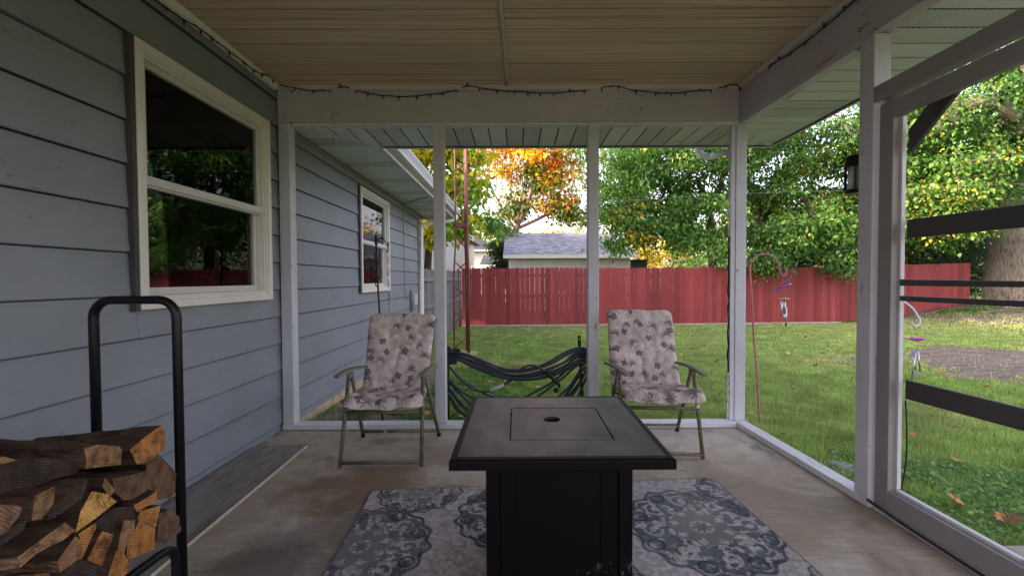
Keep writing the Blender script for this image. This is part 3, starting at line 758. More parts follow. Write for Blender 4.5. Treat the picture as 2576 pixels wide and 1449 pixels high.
a, b = Vector((XR0[0]+.095, YB+.10, ZS-.004)), Vector((XRE-.01, YE-.01, ZS-.004)); p_('mitre_trim', MB().bar(a, b, .05, .006), 'soffit', .002)
a, b = Vector((XW+.03, 3.372, ZS-.002)), Vector((XE, YE, ZS-.002)); p_('mitre_trim', MB().bar(a, b, .012, .004), 'soffit', 0)
p_('soffit_backing', MB().box((XW, YB+.094, ZS+.012), (XRE, YE, ZS+.02)), 'roofboard', 0)
p_('soffit_backing', MB().box((XR(-.8)+.0, -.9, ZS+.021), (XRE, YE, ZS+.026)), 'roofboard', 0)
p_('fascia', MB().box((XE+.03, YE+.001, ZS-.014), (XRE+.017, YE+.016, ZS+.42)), 'white_metal', 0)
p_('fascia', MB().box((XRE+.001, -.9, ZS-.012), (XRE+.016, YE, ZS+.42)), 'white_metal', 0)
p_('soffit_channel', MB().box((XE+.03, YE-.02, ZS-.008), (XRE-.01, YE, ZS-.001)), 'darkboard', 0)
p_('soffit_channel', MB().box((XRE-.018, -.9, ZS-.008), (XRE, YE, ZS-.001)), 'darkboard', 0)
mb = MB().prism([(XE+.2, YE+.017+a, ZS+.045+b) for a, b in gp], (XRE-XE-.1, 0, 0)); p_('gutter', mb, 'white_metal', 0)
mb = MB().hexa([(XW-1.2, -.9, 2.80), (XRE-.05, -.9, 2.80), (XRE-.05, YE-.0, 2.80), (XW-1.2, YE-.0, 2.80)], [(XW-2.5, -.9, 3.5), (XRE-.9, -.9, 3.1), (XRE-.9, YE-.9, 3.1), (XW-2.5, YE-.9, 3.5)])
p_('porch_roof', mb, 'shingled', 0)
# downspout elbow running back to the corner post
ds = [aY(1757, 370, 4.0)+Vector((0,0,.10)), aY(1757, 377, 4.0), aY(1765, 390, 3.98), aY(1790, 395, 3.85), Vector((1.73, 3.50, 2.215)), Vector((1.765, 3.455, 2.17)), Vector((1.775, 3.45, 2.05)), Vector((1.775, 3.45, .05))]
mb = MB(); dsp = spline(ds[:7], 4)+[ds[7]]; mb.tube(dsp, [.029 + (.002 if i % 2 else 0) for i in range(len(dsp))], 6, smooth=False); p_('downspout', mb, 'white_metal', 0)

# ---- carriage lamp on the far side of the near post
lamp = thing('wall_lantern', 'black outdoor lantern with frosted glass mounted behind the big white post on the right', 'lantern', (1.84, 2.2, 1.6))
lx, ly = 1.876, 2.32
zt, zb_ = aX(2136, 393, lx).z, 0
zt = 1.17+(703-396)*2.30/1055; zb_ = 1.17+(703-489)*2.30/1055
obj('back_plate', MB().box((lx-.045, XR1[1]+.089, zb_+.02), (lx+.045, XR1[1]+.10, zt-.01)), M['black'], lamp, bevel=.004)
mb = MB(); mb.lathe((lx, ly, zt-.055), [(.058, 0), (.058, .045), (.050, .055), (.01, .058)], 20); obj('cap', mb, M['black'], lamp)
mb = MB(); mb.lathe((lx, ly, zb_), [(.02, -.0), (.054, .0), (.056, .014), (.048, .018)], 20); obj('base', mb, M['black'], lamp)
mb = MB(); mb.lathe((lx, ly, zb_+.018), [(.042, 0), (.042, zt-zb_-.075)], 20); obj('glass', mb, M['lampglass'], lamp)
mb = MB()
for k in range(4):
    a = pi/4+k*pi/2; c, s = cos(a)*.051, sin(a)*.051
    mb.bar((lx+c, ly+s, zb_+.01), (lx+c, ly+s, zt-.05), .010, .010)
mb.bar((lx, XR1[1]+.09, zt-.03), (lx, ly, zt-.03), .02, .02); obj('cage', mb, M['black'], lamp)

# ---- screen door and its frame (closed) in the right hand side
door = thing('screen_door', 'grimy white screen door frame with charcoal cross boards at the right edge', 'door', (1.85, 1.6, 0))
dx0, dx1 = 1.795, 1.832
dd = lambda n, mb, m, b=.003: obj(n, mb, M[m], door, bevel=b)
DY1, DY0 = 2.085, 1.095
def yx(px, X): return X*1055.5/(px-1303)
sy0 = 2.010                                       # near edge of the far stile
dd('stile', MB().box((dx0, sy0, .030), (dx1, DY1, 2.02)), 'doorpaint')
dd('stile', MB().box((dx0, DY0, .030), (dx1, DY0+.085, 2.02)), 'doorpaint')
dd('screen_bead', MB().box((dx1-.002, sy0-.012, .15), (dx1+.018, sy0+.02, 1.935)), 'sillx', .002)
dd('top_rail', MB().box((dx0+.001, DY0+.086, 1.935), (dx1-.001, sy0-.001, 2.018)), 'doorrail')
dd('bottom_rail', MB().box((dx0+.001, DY0+.086, .032), (dx1-.001, sy0-.001, .135)), 'doorrail')
dd('screen_bead', MB().box((dx1-.012, DY0+.086, .1355), (dx1+.012, sy0-.013, .150)), 'sillx', .002)
def dboard(pa, pb, qa, qb, X, th, nm='cross_board'):
    # pa,pb = top/bottom pixel at the far end, qa,qb = top/bottom pixel at right frame edge
    a, b, c, d = aX(*pa, X), aX(*pb, X), aX(*qa, X), aX(*qb, X)
    def ext(p, q, yy): t_ = (yy-p.y)/(q.y-p.y); return p+(q-p)*t_
    ze = lambda p, q: ext(p, q, DY0+.04).z
    yf = a.y
    P = [(X, yf, b.z), (X, yf, a.z)]; Q = [(X, DY0+.04, ze(b, d)), (X, DY0+.04, ze(a, c))]
    return dd(nm, MB().hexa([(X, yf, b.z), (X+th, yf, b.z), (X+th, DY0+.04, ze(b, d)), (X, DY0+.04, ze(b, d))],
                            [(X, yf, a.z), (X+th, yf, a.z), (X+th, DY0+.04, ze(a, c)), (X, DY0+.04, ze(a, c))]), 'darkboard')
dd('loose_cord', MB().tube(spline([aX(2278, 1006, 1.858), aX(2281, 1080, 1.862), aX(2280, 1150, 1.862), aX(2270, 1215, 1.862), aX(2262, 1240, 1.86)], 5), .0035, 6), 'iron', 0)
dboard((2281, 553), (2281, 600), (2576, 514), (2576, 572), 1.842, .019)
dboard((2277, 955), (2277, 1003), (2576, 1028), (2576, 1085), 1.842, .019)
dboard((2262, 703), (2262, 719), (2576, 707), (2576, 723), 1.776, .0185, 'cross_slat')
dboard((2262, 744), (2262, 757), (2576, 757), (2576, 773), 1.776, .0185, 'cross_slat')
# corner brace
X = 1.842; q = [aX(2283, 330, X), aX(2288, 384, X), aX(2415, 222, X), aX(2350, 240, X)]
dd('corner_brace', MB().prism([tuple(v) for v in q], (.019, 0, 0)), 'darkboard')
# header over the door and the fixed jamb boards
dframe = thing('door_frame', 'white painted header and jamb boards around the screen door opening', 'door frame', (1.82, 1.6, 0))
df = lambda n, mb, m, b=.004: obj(n, mb, M[m], dframe, bevel=b)
df('header', MB().box((1.780, 1.075, 2.040), (1.795, 2.107, 2.117)), 'doorrail')
df('header', MB().box((1.796, 1.075, 2.052), (1.872, 2.107, 2.100)), 'doorrail')
df('jamb', MB().box((1.850, 2.088, .0), (1.89, 2.107, 2.05)), 'doorpaint')
df('threshold', MB().box((1.800, 1.075, .0), (1.90, 2.10, .026)), 'silly')
obj('threshold_rod', MB().tube([(1.775, 2.10, .045), (1.782, 1.9, .030), (1.79, 1.6, .022), (1.79, 1.2, .022)], .007, 8), M['iron'], dframe)

# ================================================================== THINGS IN THE PORCH
# ---- plywood sheet on the floor
mb = MB().hexa([(XW+.013, .9, .001), (-1.425, .9, .001), (-1.478, 2.925, .001), (XW+.013, 2.925, .001)], [(XW+.013, .9, .019), (-1.425, .9, .019), (-1.478, 2.925, .019), (XW+.013, 2.925, .019)])
o = obj('plywood_sheet', mb, M['ply'], bevel=.0015, **lab('weathered grey plywood sheet lying on the floor along the left wall', 'plywood board'))
# pale torn edge as a second material face
o.data.materials.append(M['plyedge'])
for p in o.data.polygons:
    if abs(p.normal.z) < .5: p.material_index = 1

# ---- fire pit table
HT, TX, TY, WT = .614, .139, 1.283, .3525
table = thing('fire_pit_table', 'square dark bronze fire pit table with a closed lid in the middle of the porch', 'fire pit table', (TX, TY+WT, 0))
tt = lambda n, mb, m, b=.003: obj(n, mb, M[m], table, bevel=b)
x0, x1, y0, y1 = TX-WT, TX+WT, TY, TY+2*WT
L0 = aZ(1269.5, 1100, HT); L1 = aZ(1534, 1097, HT); L2 = aZ(1488.5, 1018.5, HT); L3 = aZ(1271, 1020, HT)
lc = Vector((TX+.015, TY+WT-.015, HT)); lh = .178
lx0, lx1, ly0, ly1 = lc.x-lh, lc.x+lh, lc.y-lh, lc.y+lh
r_ = .024; zt = HT-.0
top = MB()
def ring(top, o, i, z0, z1):
    (ax, bx, ay, by), (cx, dx, cy, dy) = o, i
    q = [((ax, ay), (bx, ay), (dx, cy), (cx, cy)), ((bx, ay), (bx, by), (dx, dy), (dx, cy)), ((bx, by), (ax, by), (cx, dy), (dx, dy)), ((ax, by), (ax, ay), (cx, cy), (cx, dy))]
    for f in q: top.hexa([(*p, z0) for p in f], [(*p, z1) for p in f])
ring(top, (x0+r_, x1-r_, y0+r_, y1-r_), (lx0-.005, lx1+.005, ly0-.005, ly1+.005), zt-.006, zt)
tt('top_panel', top, 'tabletop', 0)
# chamfered rim
rim = MB()
prof = [(0, -.034), (0, -.006), (.006, 0), (r_-.001, .0015), (r_-.001, -.034)]
cs = [((x0, y0), (1, 1)), ((x1, y0), (-1, 1)), ((x1, y1), (-1, -1)), ((x0, y1), (1, -1))]
vs_ = []
for (cx, cy), (sx_, sy_) in cs: vs_ += [(cx+sx_*a, cy+sy_*a, zt+b) for a, b in prof]
fs = []
for c in range(4):
    d_ = (c+1) % 4
    for k in range(5): kk = (k+1) % 5; fs.append((c*5+k, d_*5+k, d_*5+kk, c*5+kk))
rim.add(vs_, fs); tt('rim', rim, 'tablebase', .0012)
# lid with a round finger hole
lid = MB(); n = 40; hc = aZ(1388, 1054, HT); hr = .033
sq = []; ci = []
for k in range(n):
    a = 2*pi*k/n; c, s = cos(a), sin(a); m_ = 1/max(abs(c), abs(s))
    sq.append((lc.x+c*m_*lh, lc.y+s*m_*lh)); ci.append((hc.x+c*hr, hc.y+s*hr))
zl = zt-.0008
vs_ = [(*p, zl) for p in sq]+[(*p, zl) for p in ci]+[(*p, zl-.012) for p in ci]+[(*p, zl-.012) for p in sq]
fs = []
for k in range(n): j = (k+1) % n; fs += [(k, j, n+j, n+k), (n+k, n+j, 2*n+j, 2*n+k), (3*n+k, 3*n+j, j, k)]
lid.add(vs_, fs); tt('lid', lid, 'tabletop', 0)
tt('lid_well', MB().lathe((hc.x, hc.y, zt-.030), [(.001, 0), (.045, 0), (.045, .016)], 24), 'tablebase', 0)
tt('lid_catch', MB().bar((hc.x-.018, hc.y-.006, zt-.014), (hc.x+.006, hc.y-.02, zt-.014), .022, .004), 'galv', 0)
tt('burner_pan', MB().box((lx0-.02, ly0-.02, zt-.12), (lx1+.02, ly1+.02, zt-.04)), 'tablebase', 0)
# base cabinet
bx0, bx1, by0, by1 = TX-.2465, TX+.2465, TY+.108, TY+2*WT-.108
pw = .046
for (a, b) in ((bx0, by0), (bx1-pw, by0), (bx0, by1-pw), (bx1-pw, by1-pw)):
    tt('corner_post', MB().box((a, b, 0.012), (a+pw, b+pw, zt-.036)), 'tablebase')
for ysign, yy in ((1, by0), (-1, by1)):
    s = ysign
    tt('side_panel', MB().box((bx0+pw+.001, yy+s*.008, .03), (bx1-pw-.001, yy+s*.018, zt-.036)), 'tablebase')
    fr = MB(); a0, a1 = bx0+pw+.058, bx1-pw-.058; z0_, z1_ = .10, zt-.092
    w = .006
    for (p, q) in (((a0, z0_), (a1, z0_)), ((a1, z0_), (a1, z1_)), ((a1, z1_), (a0, z1_)), ((a0, z1_), (a0, z0_))):
        fr.bar((p[0], yy+s*.007, p[1]), (q[0], yy+s*.007, q[1]), w, w, (0, 1, 0))
    tt('panel_moulding', fr, 'tablebase', .0015)
for s, xx in ((1, bx0), (-1, bx1)):
    tt('side_panel', MB().box((xx+s*.008, by0+pw+.001, .03), (xx+s*.018, by1-pw-.001, zt-.036)), 'tablebase')

# ---- rug
R0, R1 = aZ(932.6, 1232.4, .008), aZ(1794, 1200.7, .008)
R2 = aZ(2045, 1448, .008); R3 = aZ(799, 1448, .008)
ux = (R1-R0); RWd = ux.length; ux.normalize(); uy = Vector((ux.y, -ux.x, 0))   # uy points to the viewer
RL = 2.15
NU, NV = 460, 600
U, V = np.meshgrid(np.linspace(0, RWd, NU), np.linspace(0, RL, NV))
def medal(U, V, cx, cy, R, ph=0.0):
    X_ = (U-cx)/R; Y_ = (V-cy)/R; r = np.sqrt(X_**2+Y_**2)+.035*(fbm(U*14+5, V*14, 3)-.5)*2; th = np.arctan2(Y_, X_)+ph
    navy = np.zeros_like(U); teal = np.zeros_like(U); grey = np.zeros_like(U)
    navy = np.maximum(navy, np.abs(r-(.955+.035*np.cos(16*th))) < .028)
    n8 = 8; sec = np.round(th/(2*pi/n8)); tc = sec*(2*pi/n8); px_, py_ = r*np.cos(th-tc)-.665, r*np.sin(th-tc)
    q = np.sqrt(px_**2+py_**2); qa = np.arctan2(py_, px_)
    teal = np.maximum(teal, (np.abs(q-.215) < .055) & ((qa > -2.5) | (q > .3)))
    teal = np.maximum(teal, (np.abs(q-.09-.012*qa) < .035))
    px2, py2 = r*np.cos(th-tc-pi/n8*1)-.80, r*np.sin(np.abs(th-tc)-pi/n8); q2 = np.sqrt((r*np.cos(np.abs(th-tc)-pi/n8)-.82)**2+py2**2)
    teal = np.maximum(teal, (q2 < .085) & (r < .93)); navy = np.maximum(navy, (np.abs(q2-.10) < .02) & (r < .93))
    dd2 = fbm(U*38+cx*50, V*38, 2); teal = np.where(dd2 < .40, 0, teal); teal = np.maximum(teal, (r < .93) & (r > .42) & (dd2 > .60) & (q > .14))
    grey = np.maximum(grey, (r < .93) & (np.abs(q-.30) < .018)); teal = np.maximum(teal, (np.abs(r-.47) < .016) & (dd2 > .42))
    grey = np.maximum(grey, (r < .40*(.62+.38*np.abs(np.cos(4*th)))) & (r > .15)); teal = np.maximum(teal, (r < .125*(.8+.3*np.cos(8*th))))
    return navy.astype(float), teal.astype(float), grey.astype(float)
def toloc(p): d_ = p-R0; return d_.dot(ux), d_.dot(uy)
navy = np.zeros_like(U); teal = navy.copy(); grey = navy.copy()
mc = [(*toloc(aZ(1765, 1326, .01)), .345), (*toloc(aZ(905, 1375, .01)), .31), (*toloc(aZ(1060, 1232, .01)), .235), (*toloc(aZ(1300, 1292, .01)), .30), (*toloc(aZ(1765, 1326, .01)), .345)]
m0 = mc[0]; mc = mc[:4]+[(m0[0]-.62, m0[1]+.46, .31), (m0[0]+.34, m0[1]-.30, .2), (m0[0]+.1, m0[1]+.82, .34), (m0[0]-.62, m0[1]-.36, .20), (m0[0]-1.05, m0[1]+.95, .33), (m0[0]-1.5, m0[1]+.62, .30), (m0[0]+.42, m0[1]+.45, .2)]
for j, (cx, cy, R) in enumerate(mc):
    a, b, c = medal(U, V, cx, cy, R, j*.7); navy = np.maximum(navy, a); teal = np.maximum(teal, b); grey = np.maximum(grey, c)
wear = fbm(U*5, V*5, 4); hf = fbm(U*60, V*60, 2)
base = np.stack([.31+.13*wear, .275+.12*wear, .265+.11*wear], -1)*(.55+.86*hf)[..., None]
def lay(b, m, c, amt): m = np.clip(m*amt, 0, 1)[..., None]; return b*(1-m)+np.array(c)*m
fade = np.clip(.85+.9*(fbm(U*3+9, V*3, 3)-.45), .5, 1)*np.clip(.85+.9*(hf-.42), .45, 1.0)
c3 = lay(base, grey, (.13,.13,.125), .85*fade); c3 = lay(c3, teal, (.060,.076,.080), .92*fade)
tl = fbm(U*9, V*9+4, 2); c3 = np.where((teal > .5)[..., None] & (tl > .58)[..., None], c3*.6+np.array((.14,.18,.185))*.4, c3)
c3 = lay(c3, navy, (.035,.046,.068), .92*fade)
edge = np.minimum(np.minimum(U, RWd-U), np.minimum(V, RL-V)); c3 = np.where((edge < .012)[..., None], np.array((.12,.12,.15)), c3)
pile = .010+.0018*hf+.0012*rng.random(U.shape)
pile = np.where(edge < .004, .001, pile)
P = np.array(R0)[None, None, :]*np.array([1,1,0])+U[..., None]*np.array(ux)+V[..., None]*np.array(uy)
P[..., 2] = pile
wob = .006*np.sin(V*5)*(U < .1)
P[..., 0] += wob
ii = (np.arange(NV-1)[:, None]*NU+np.arange(NU-1)[None, :]).ravel()
idx = np.stack([ii, ii+NU, ii+NU+1, ii+1], 1).ravel()
rm = big_mesh('area_rug', P.reshape(-1, 3), 4, idx, c3.reshape(-1, 3), True)
o = link('area_rug', rm, M['rug'], **lab('grey lilac area rug with faded teal medallions under the fire pit table', 'rug'))

# ---- folding chairs
def chair(label, C):
    """C: measured points of this chair in the place"""
    root = thing('folding_chair', label, 'folding chair', (C['c'][0], C['c'][1], 0), 'padded folding chairs')
    V_ = {k: Vector(v) for k, v in C.items()}
    R_ = .0125
    def p(n, mb, m, b=0): return obj(n, mb, M[m], root, bevel=b)
    for s in 'LR':
        p('front_leg', MB().tube([V_['F'+s], V_['F'+s]+(V_['T'+s]-V_['F'+s])*.5, V_['T'+s]], R_, 10), 'khaki')
        rt = V_['T'+s]+Vector((0, .035, .0))
        p('rear_leg', MB().tube([V_['R'+s], rt], R_, 10), 'khaki')
        a, b = V_['A'+s], V_['B'+s]          # arm front tip, arm rear
        d = (b-a); sd_ = Vector((d.y, -d.x, 0)).normalized(); sg = 1
        mb = MB(); rows = 9; w = .026
        prof = []
        for i in range(rows+1):
            t_ = i/rows; c = a+d*t_+Vector((0, 0, .012*sin(pi*t_)-.006*(1-t_)**4*2))
            ww = w*(.72+.28*min(1, 4*t_))*(1-.35*max(0, t_-.7)/.3)
            prof.append([c-sd_*ww-Vector((0,0,.010)), c+sd_*ww-Vector((0,0,.010)), c+sd_*ww*.92+Vector((0,0,.006)), c-sd_*ww*.92+Vector((0,0,.006))])
        vs_ = [tuple(v) for r in prof for v in r]; fs = [(0,1,2,3), (rows*4+3, rows*4+2, rows*4+1, rows*4)]
        for i in range(rows):
            for k in range(4): j = (k+1)%4; fs.append((i*4+k, (i+1)*4+k, (i+1)*4+j, i*4+j))
        mb.add(vs_, fs, True); p('armrest', mb, 'armplastic', .004)
        p('arm_bracket', MB().box(tuple(V_['T'+s]+Vector((-.012, -.018, -.03))), tuple(V_['T'+s]+Vector((.012, .055, .002)))), 'armplastic', .003)
        # seat side rail and back upright
        p('seat_rail', MB().tube([V_['S'+s]+Vector((0, .0, -.022)), V_['H'+s]+Vector((0, .03, -.03))], .010, 8), 'khaki')
        p('back_upright', MB().tube([V_['H'+s]+Vector((0, .03, -.05)), V_['H'+s]+Vector((0, .035, .05)), V_['K'+s]+Vector((0, .02, -.01))], .010, 8), 'khaki')
        p('hinge_bolt', MB().lathe(V_['F'+s]+(V_['T'+s]-V_['F'+s])*C['m'][0]+Vector((0, -.016, 0)), [(.004, 0), (.010, .002), (.010, .01)], 10, (0, 1, 0)), 'khaki')
    def pt(a, b, t_): return V_[a]+(V_[b]-V_[a])*t_
    p('front_foot_bar', MB().tube([pt('FL','TL',.045), pt('FR','TR',.045)], R_*.92, 10), 'khaki')
    m = C['m'][0]
    p('front_seat_bar', MB().tube([pt('FL','TL',m), pt('FR','TR',m)], R_*.95, 10), 'khaki')
    r = C['m'][1]
    p('rear_bar', MB().tube([pt('RL','TL',r), pt('RR','TR',r)], R_*.85, 10), 'khaki')
    p('back_top_bar', MB().tube([V_['KL']+Vector((0, .02, -.012)), V_['KR']+Vector((0, .02, -.012))], .010, 8), 'khaki')
    for s in 'LR':
        q = pt('R'+s, 'T'+s, .02); dd_ = (V_['T'+s]-V_['R'+s]).normalized()
        p('foot_cap', MB().tube([V_['R'+s]+Vector((0,0,.001)), V_['R'+s]+dd_*.03], R_*1.2, 10), 'black')
    # --- cushion: one padded sheet from the top of the back, over the seat, to the front edge
    NU_, NV_ = 150, 250
    hb = [('K', 0), ('H', 1), ('S', 2)]
    KL, KR, HL, HR, SL, SR = [V_[k] for k in ('KL','KR','HL','HR','SL','SR')]
    path = []
    back_len = ((KL-HL).length+(KR-HR).length)/2; seat_len = ((HL-SL).length+(HR-SR).length)/2; drop = .035; over = .03
    tot = over+back_len+seat_len+drop
    u = np.linspace(0, 1, NU_); v = np.linspace(0, 1, NV_)
    L_, R__ = [], []
    for vv in v:
        s_ = vv*tot
        if s_ < over: t_ = s_/over; l = KL+Vector((0, .030*(1-t_), .012*sin(pi*t_/2)-.03*(1-t_))); r = KR+Vector((0, .030*(1-t_), .012*sin(pi*t_/2)-.03*(1-t_)))
        elif s_ < over+back_len:
            t_ = (s_-over)/back_len; l = KL.lerp(HL, t_); r = KR.lerp(HR, t_); b_ = .012*sin(pi*t_); l = l+Vector((0, b_, 0)); r = r+Vector((0, b_, 0))
            l.z += .012*(1-t_); r.z += .012*(1-t_)
        elif s_ < over+back_len+seat_len: t_ = (s_-over-back_len)/seat_len; l = HL.lerp(SL, t_); r = HR.lerp(SR, t_)
        else: t_ = (s_-over-back_len-seat_len)/drop; l = SL+Vector((0, -.012*sin(t_*2.2), -.035*t_)); r = SR+Vector((0, -.012*sin(t_*2.2), -.035*t_))
        L_.append(l); R__.append(r)
    # soften the fold at the hinge
    La = np.array([tuple(a) for a in L_]); Ra = np.array([tuple(a) for a in R__])
    for _ in range(60):
        La[1:-1] = .25*La[:-2]+.5*La[1:-1]+.25*La[2:]; Ra[1:-1] = .25*Ra[:-2]+.5*Ra[1:-1]+.25*Ra[2:]
    Pm = La[:, None, :]*(1-u)[None, :, None]+Ra[:, None, :]*u[None, :, None]
    tv = np.gradient(Pm, axis=0); tu = np.gradient(Pm, axis=1); nn = np.cross(tu, tv); nn /= np.linalg.norm(nn, axis=2, keepdims=True)
    if nn[NV_//4, NU_//2, 1] > 0: nn = -nn
    UU, VV = np.meshgrid(u, v)
    seedo = C['c'][0]*7
    eu = np.minimum(UU, 1-UU); pad = .014*np.clip(eu/.04, 0, 1)**.5
    wr = .012*(fbm(UU*5+seedo, VV*6, 3)-.5)+.010*(fbm(UU*9+VV*6+seedo, VV*4, 2)-.5)
    foldv = (over+back_len)/tot
    creases = .016*np.exp(-((VV-foldv)/.05)**2)*np.sin(UU*26+3*np.sin(VV*40)+seedo)*fbm(UU*6, VV*9, 2)
    seatw = np.clip((VV-foldv)/.08, 0, 1)*.014*np.sin(UU*17+VV*31+seedo)*fbm(UU*4+3, VV*6, 2)
    dsp_ = pad+wr+creases+seatw
    vert = .008*np.exp(-((UU-.5-.05*np.sin(VV*9))/.04)**2)*np.clip((VV-.1)*5, 0, 1)*(VV < foldv)
    dsp_ -= vert
    btn = []
    for (bu, bv) in ((.34, .30), (.66, .30), (.36, .50), (.68, .50)):
        bv_ = bv*foldv/.62*.72; btn.append((bu, bv_))
        dsp_ -= .010*np.exp(-(((UU-bu)*.46)**2+((VV-bv_)*tot)**2)/.0007)
    # sagging seat edges
    Pm = Pm+nn*dsp_[..., None]
    seatm = np.clip((VV-foldv)/.1, 0, 1); Pm[..., 2] -= .022*seatm*(np.sin(pi*UU))**1.0
    # print
    X_ = UU*.47; Y_ = VV*tot
    bg = fbm(X_*26+seedo, Y_*26, 3); bl = fbm(X_*90, Y_*90, 2)
    col = np.stack([.50+.0*bg, .42+.0*bg, .395+.0*bg], -1)*(.52+.70*bg+.26*bl)[..., None]
    dk = fbm(X_*7+2+seedo, Y_*7, 2); col = col*(.86+.28*dk)[..., None]
    rr = random.Random(int(abs(C['c'][0])*100)+3)
    def put(m_, c_, a_):
        nonlocal col
        m_ = np.clip(m_*a_, 0, 1)[..., None]; col = col*(1-m_)+np.array(c_)*m_
    def cells(n, dmin):
        out = []
        for _ in range(4000):
            q = (rr.uniform(0, .47), rr.uniform(0, tot))
            if all((q[0]-o[0])**2+(q[1]-o[1])**2 > dmin**2 for o in out): out.append(q)
            if len(out) >= n: break
        return out
    for (fx, fy) in cells(70, .05):          # faint mauve fronds
        a0 = rr.uniform(0, 6.28); r_ = np.hypot(X_-fx, Y_-fy); th = np.arctan2(Y_-fy, X_-fx)-a0; R_l = rr.uniform(.035, .055)
        m_ = (np.cos(th*13) > .2-.0*r_) & (r_ < R_l*(.75+.25*np.cos(th*2.0))) & (np.abs(((th+pi) % (2*pi))-pi) < 2.2)
        put(m_*1.0, (.26, .15, .165), .62)
    for (fx, fy) in cells(26, .08):          # dark palm fronds, curved
        a0 = rr.uniform(-.6, .6)-pi/2; r_ = np.hypot(X_-fx, Y_-fy); th = np.arctan2(Y_-fy, X_-fx)-a0; th = ((th+pi) % (2*pi))-pi
        th = th+np.sign(th)*(-6)*r_; R_l = rr.uniform(.034, .050)
        sp_a = 2*2.0/9; na = np.abs(th/sp_a-np.round(th/sp_a))*sp_a*r_; m_ = (na <  .0027*np.sin(pi*np.clip(r_/R_l, 0, 1))**.8+.0006) & (r_ < R_l) & (np.abs(th) < 2.0)
        put(m_*1.0, (.105, .085, .09), .85)
    for (fx, fy) in cells(22, .085):          # dark four petalled flowers
        a0 = rr.uniform(0, 6.28); r_ = np.hypot(X_-fx, Y_-fy); th = np.arctan2(Y_-fy, X_-fx)-a0
        m_ = (r_ < 0.0245*(.5+.5*np.abs(np.cos(2*th))**.6)); put(m_*1.0, (.085, .078, .088), .85)
        put((r_ < .004)*1.0, (.28, .25, .26), .9)
    ii = (np.arange(NV_-1)[:, None]*NU_+np.arange(NU_-1)[None, :]).ravel()
    idx = np.stack([ii, ii+1, ii+NU_+1, ii+NU_], 1).ravel()
    cm = big_mesh('cushion', Pm.reshape(-1, 3), 4, idx, col.reshape(-1, 3), True)
    o = link('cushion', cm, M['fabric'], root)
    so = o.modifiers.new('thick', 'SOLIDIFY'); so.thickness = .022; so.offset = -1 if nn[NV_//4, NU_//2, 1] < 0 else 1
    # the solidify must grow away from the viewer
    test = nn[NV_//4, NU_//2]
    for (bu, bv_) in btn[:3]:
        i, j = int(bv_*(NV_-1)), int(bu*(NU_-1)); c_ = Pm[i, j]+nn[i, j]*.004
        obj('button', MB().lathe(c_, [(.002, -.004), (.011, 0), (.010, .004), (.004, .007)], 12, tuple(nn[i, j])), M['fabric_plain'], o)
    return root
M['fabric_plain'] = simple('mauve_fabric_button', (.36,.29,.29), .8)
chair('padded folding chair with floral cushion beside the house wall, left of the table', dict(c=(-.88, 2.85, 0), m=(.575, .088),
    FL=(-1.113, 2.60, .0), FR=(-.607, 2.615, .0), TL=(-1.118, 2.775, .548), TR=(-.625, 2.765, .548),
    RL=(-1.156, 3.12, .0), RR=(-.590, 3.13, .0), AL=(-1.172, 2.70, .560), BL=(-1.085, 3.00, .553), AR=(-.612, 2.69, .560), BR=(-.585, 3.0, .553),
    KL=(-1.100, 3.19, .885), KR=(-.640, 3.19, .88), HL=(-1.09, 2.99, .365), HR=(-.670, 2.99, .360), SL=(-1.120, 2.68, .395), SR=(-.630, 2.70, .395)))
chair('padded folding chair with floral cushion to the right, behind the table corner', dict(c=(.95, 2.95, 0), m=(.56, .11),
    FL=(.695, 2.74, .0), FR=(1.205, 2.70, .0), TL=(.695, 2.84, .552), TR=(1.182, 2.80, .552),
    RL=(.690, 3.22, .0), RR=(1.225, 3.20, .0), AL=(.715, 2.72, .556), BL=(.635, 3.02, .568), AR=(1.215, 2.70, .558), BR=(1.150, 3.02, .568),
    KL=(.705, 3.20, .905), KR=(1.165, 3.22, .895), HL=(.700, 3.03, .375), HR=(1.165, 3.02, .370), SL=(.725, 2.75, .405), SR=(1.205, 2.72, .410)))

# ---- firewood rack and logs
rack = thing('firewood_rack', 'black tubular steel firewood rack with a tall hoop end by the left wall', 'firewood rack', (-1.32, 1.2, 0))
YH = 1.45; RR_ = .0145
def hoop(yh):
    xl, xr, zt_ = -1.462, -1.176, 1.105; rc = .062; pts = [(xl-.0, yh, .0), (xl, yh, zt_-rc)]
    for k in range(1, 8): a = pi-k*pi/16; pts.append((xl+rc+cos(a)*rc, yh, zt_-rc+sin(a)*rc))
    pts.append((xl+rc+.003, yh, zt_)); pts.append((xr-rc, yh, zt_))
    for k in range(1, 8): a = pi/2-k*pi/16; pts.append((xr-rc+cos(a)*rc, yh, zt_-rc+sin(a)*rc))
    pts += [(xr, yh, zt_-rc), (xr+.0, yh, 0)]
    return MB().tube(pts, RR_, 14)
obj('hoop', hoop(YH), M['black'], rack); obj('hoop', hoop(.30), M['black'], rack)
obj('joint_sleeve', MB().tube([(-1.320, YH, 1.1055), (-1.316, YH, 1.1055)], RR_+.0012, 14), M['black'], rack)
for x in (-1.182, -1.44):
    pts = [(x+.012, YH-.035, .0), (x+.012, YH-.035, .22)]
    for k in range(1, 8): a = k*pi/16; pts.append((x+.012, YH-.035-.055+cos(a)*.055, .22+sin(a)*.055))
    pts += [(x+.010, YH-.10, .2755), (x+.008, 1.0, .285), (x, .36, .285)]
    obj('rail', MB().tube(pts, .0135, 12), M['black'], rack)
XL = -1.16
def P5(a, b, X): return aX(a*.2886, 1030.4+b*.2886, X)
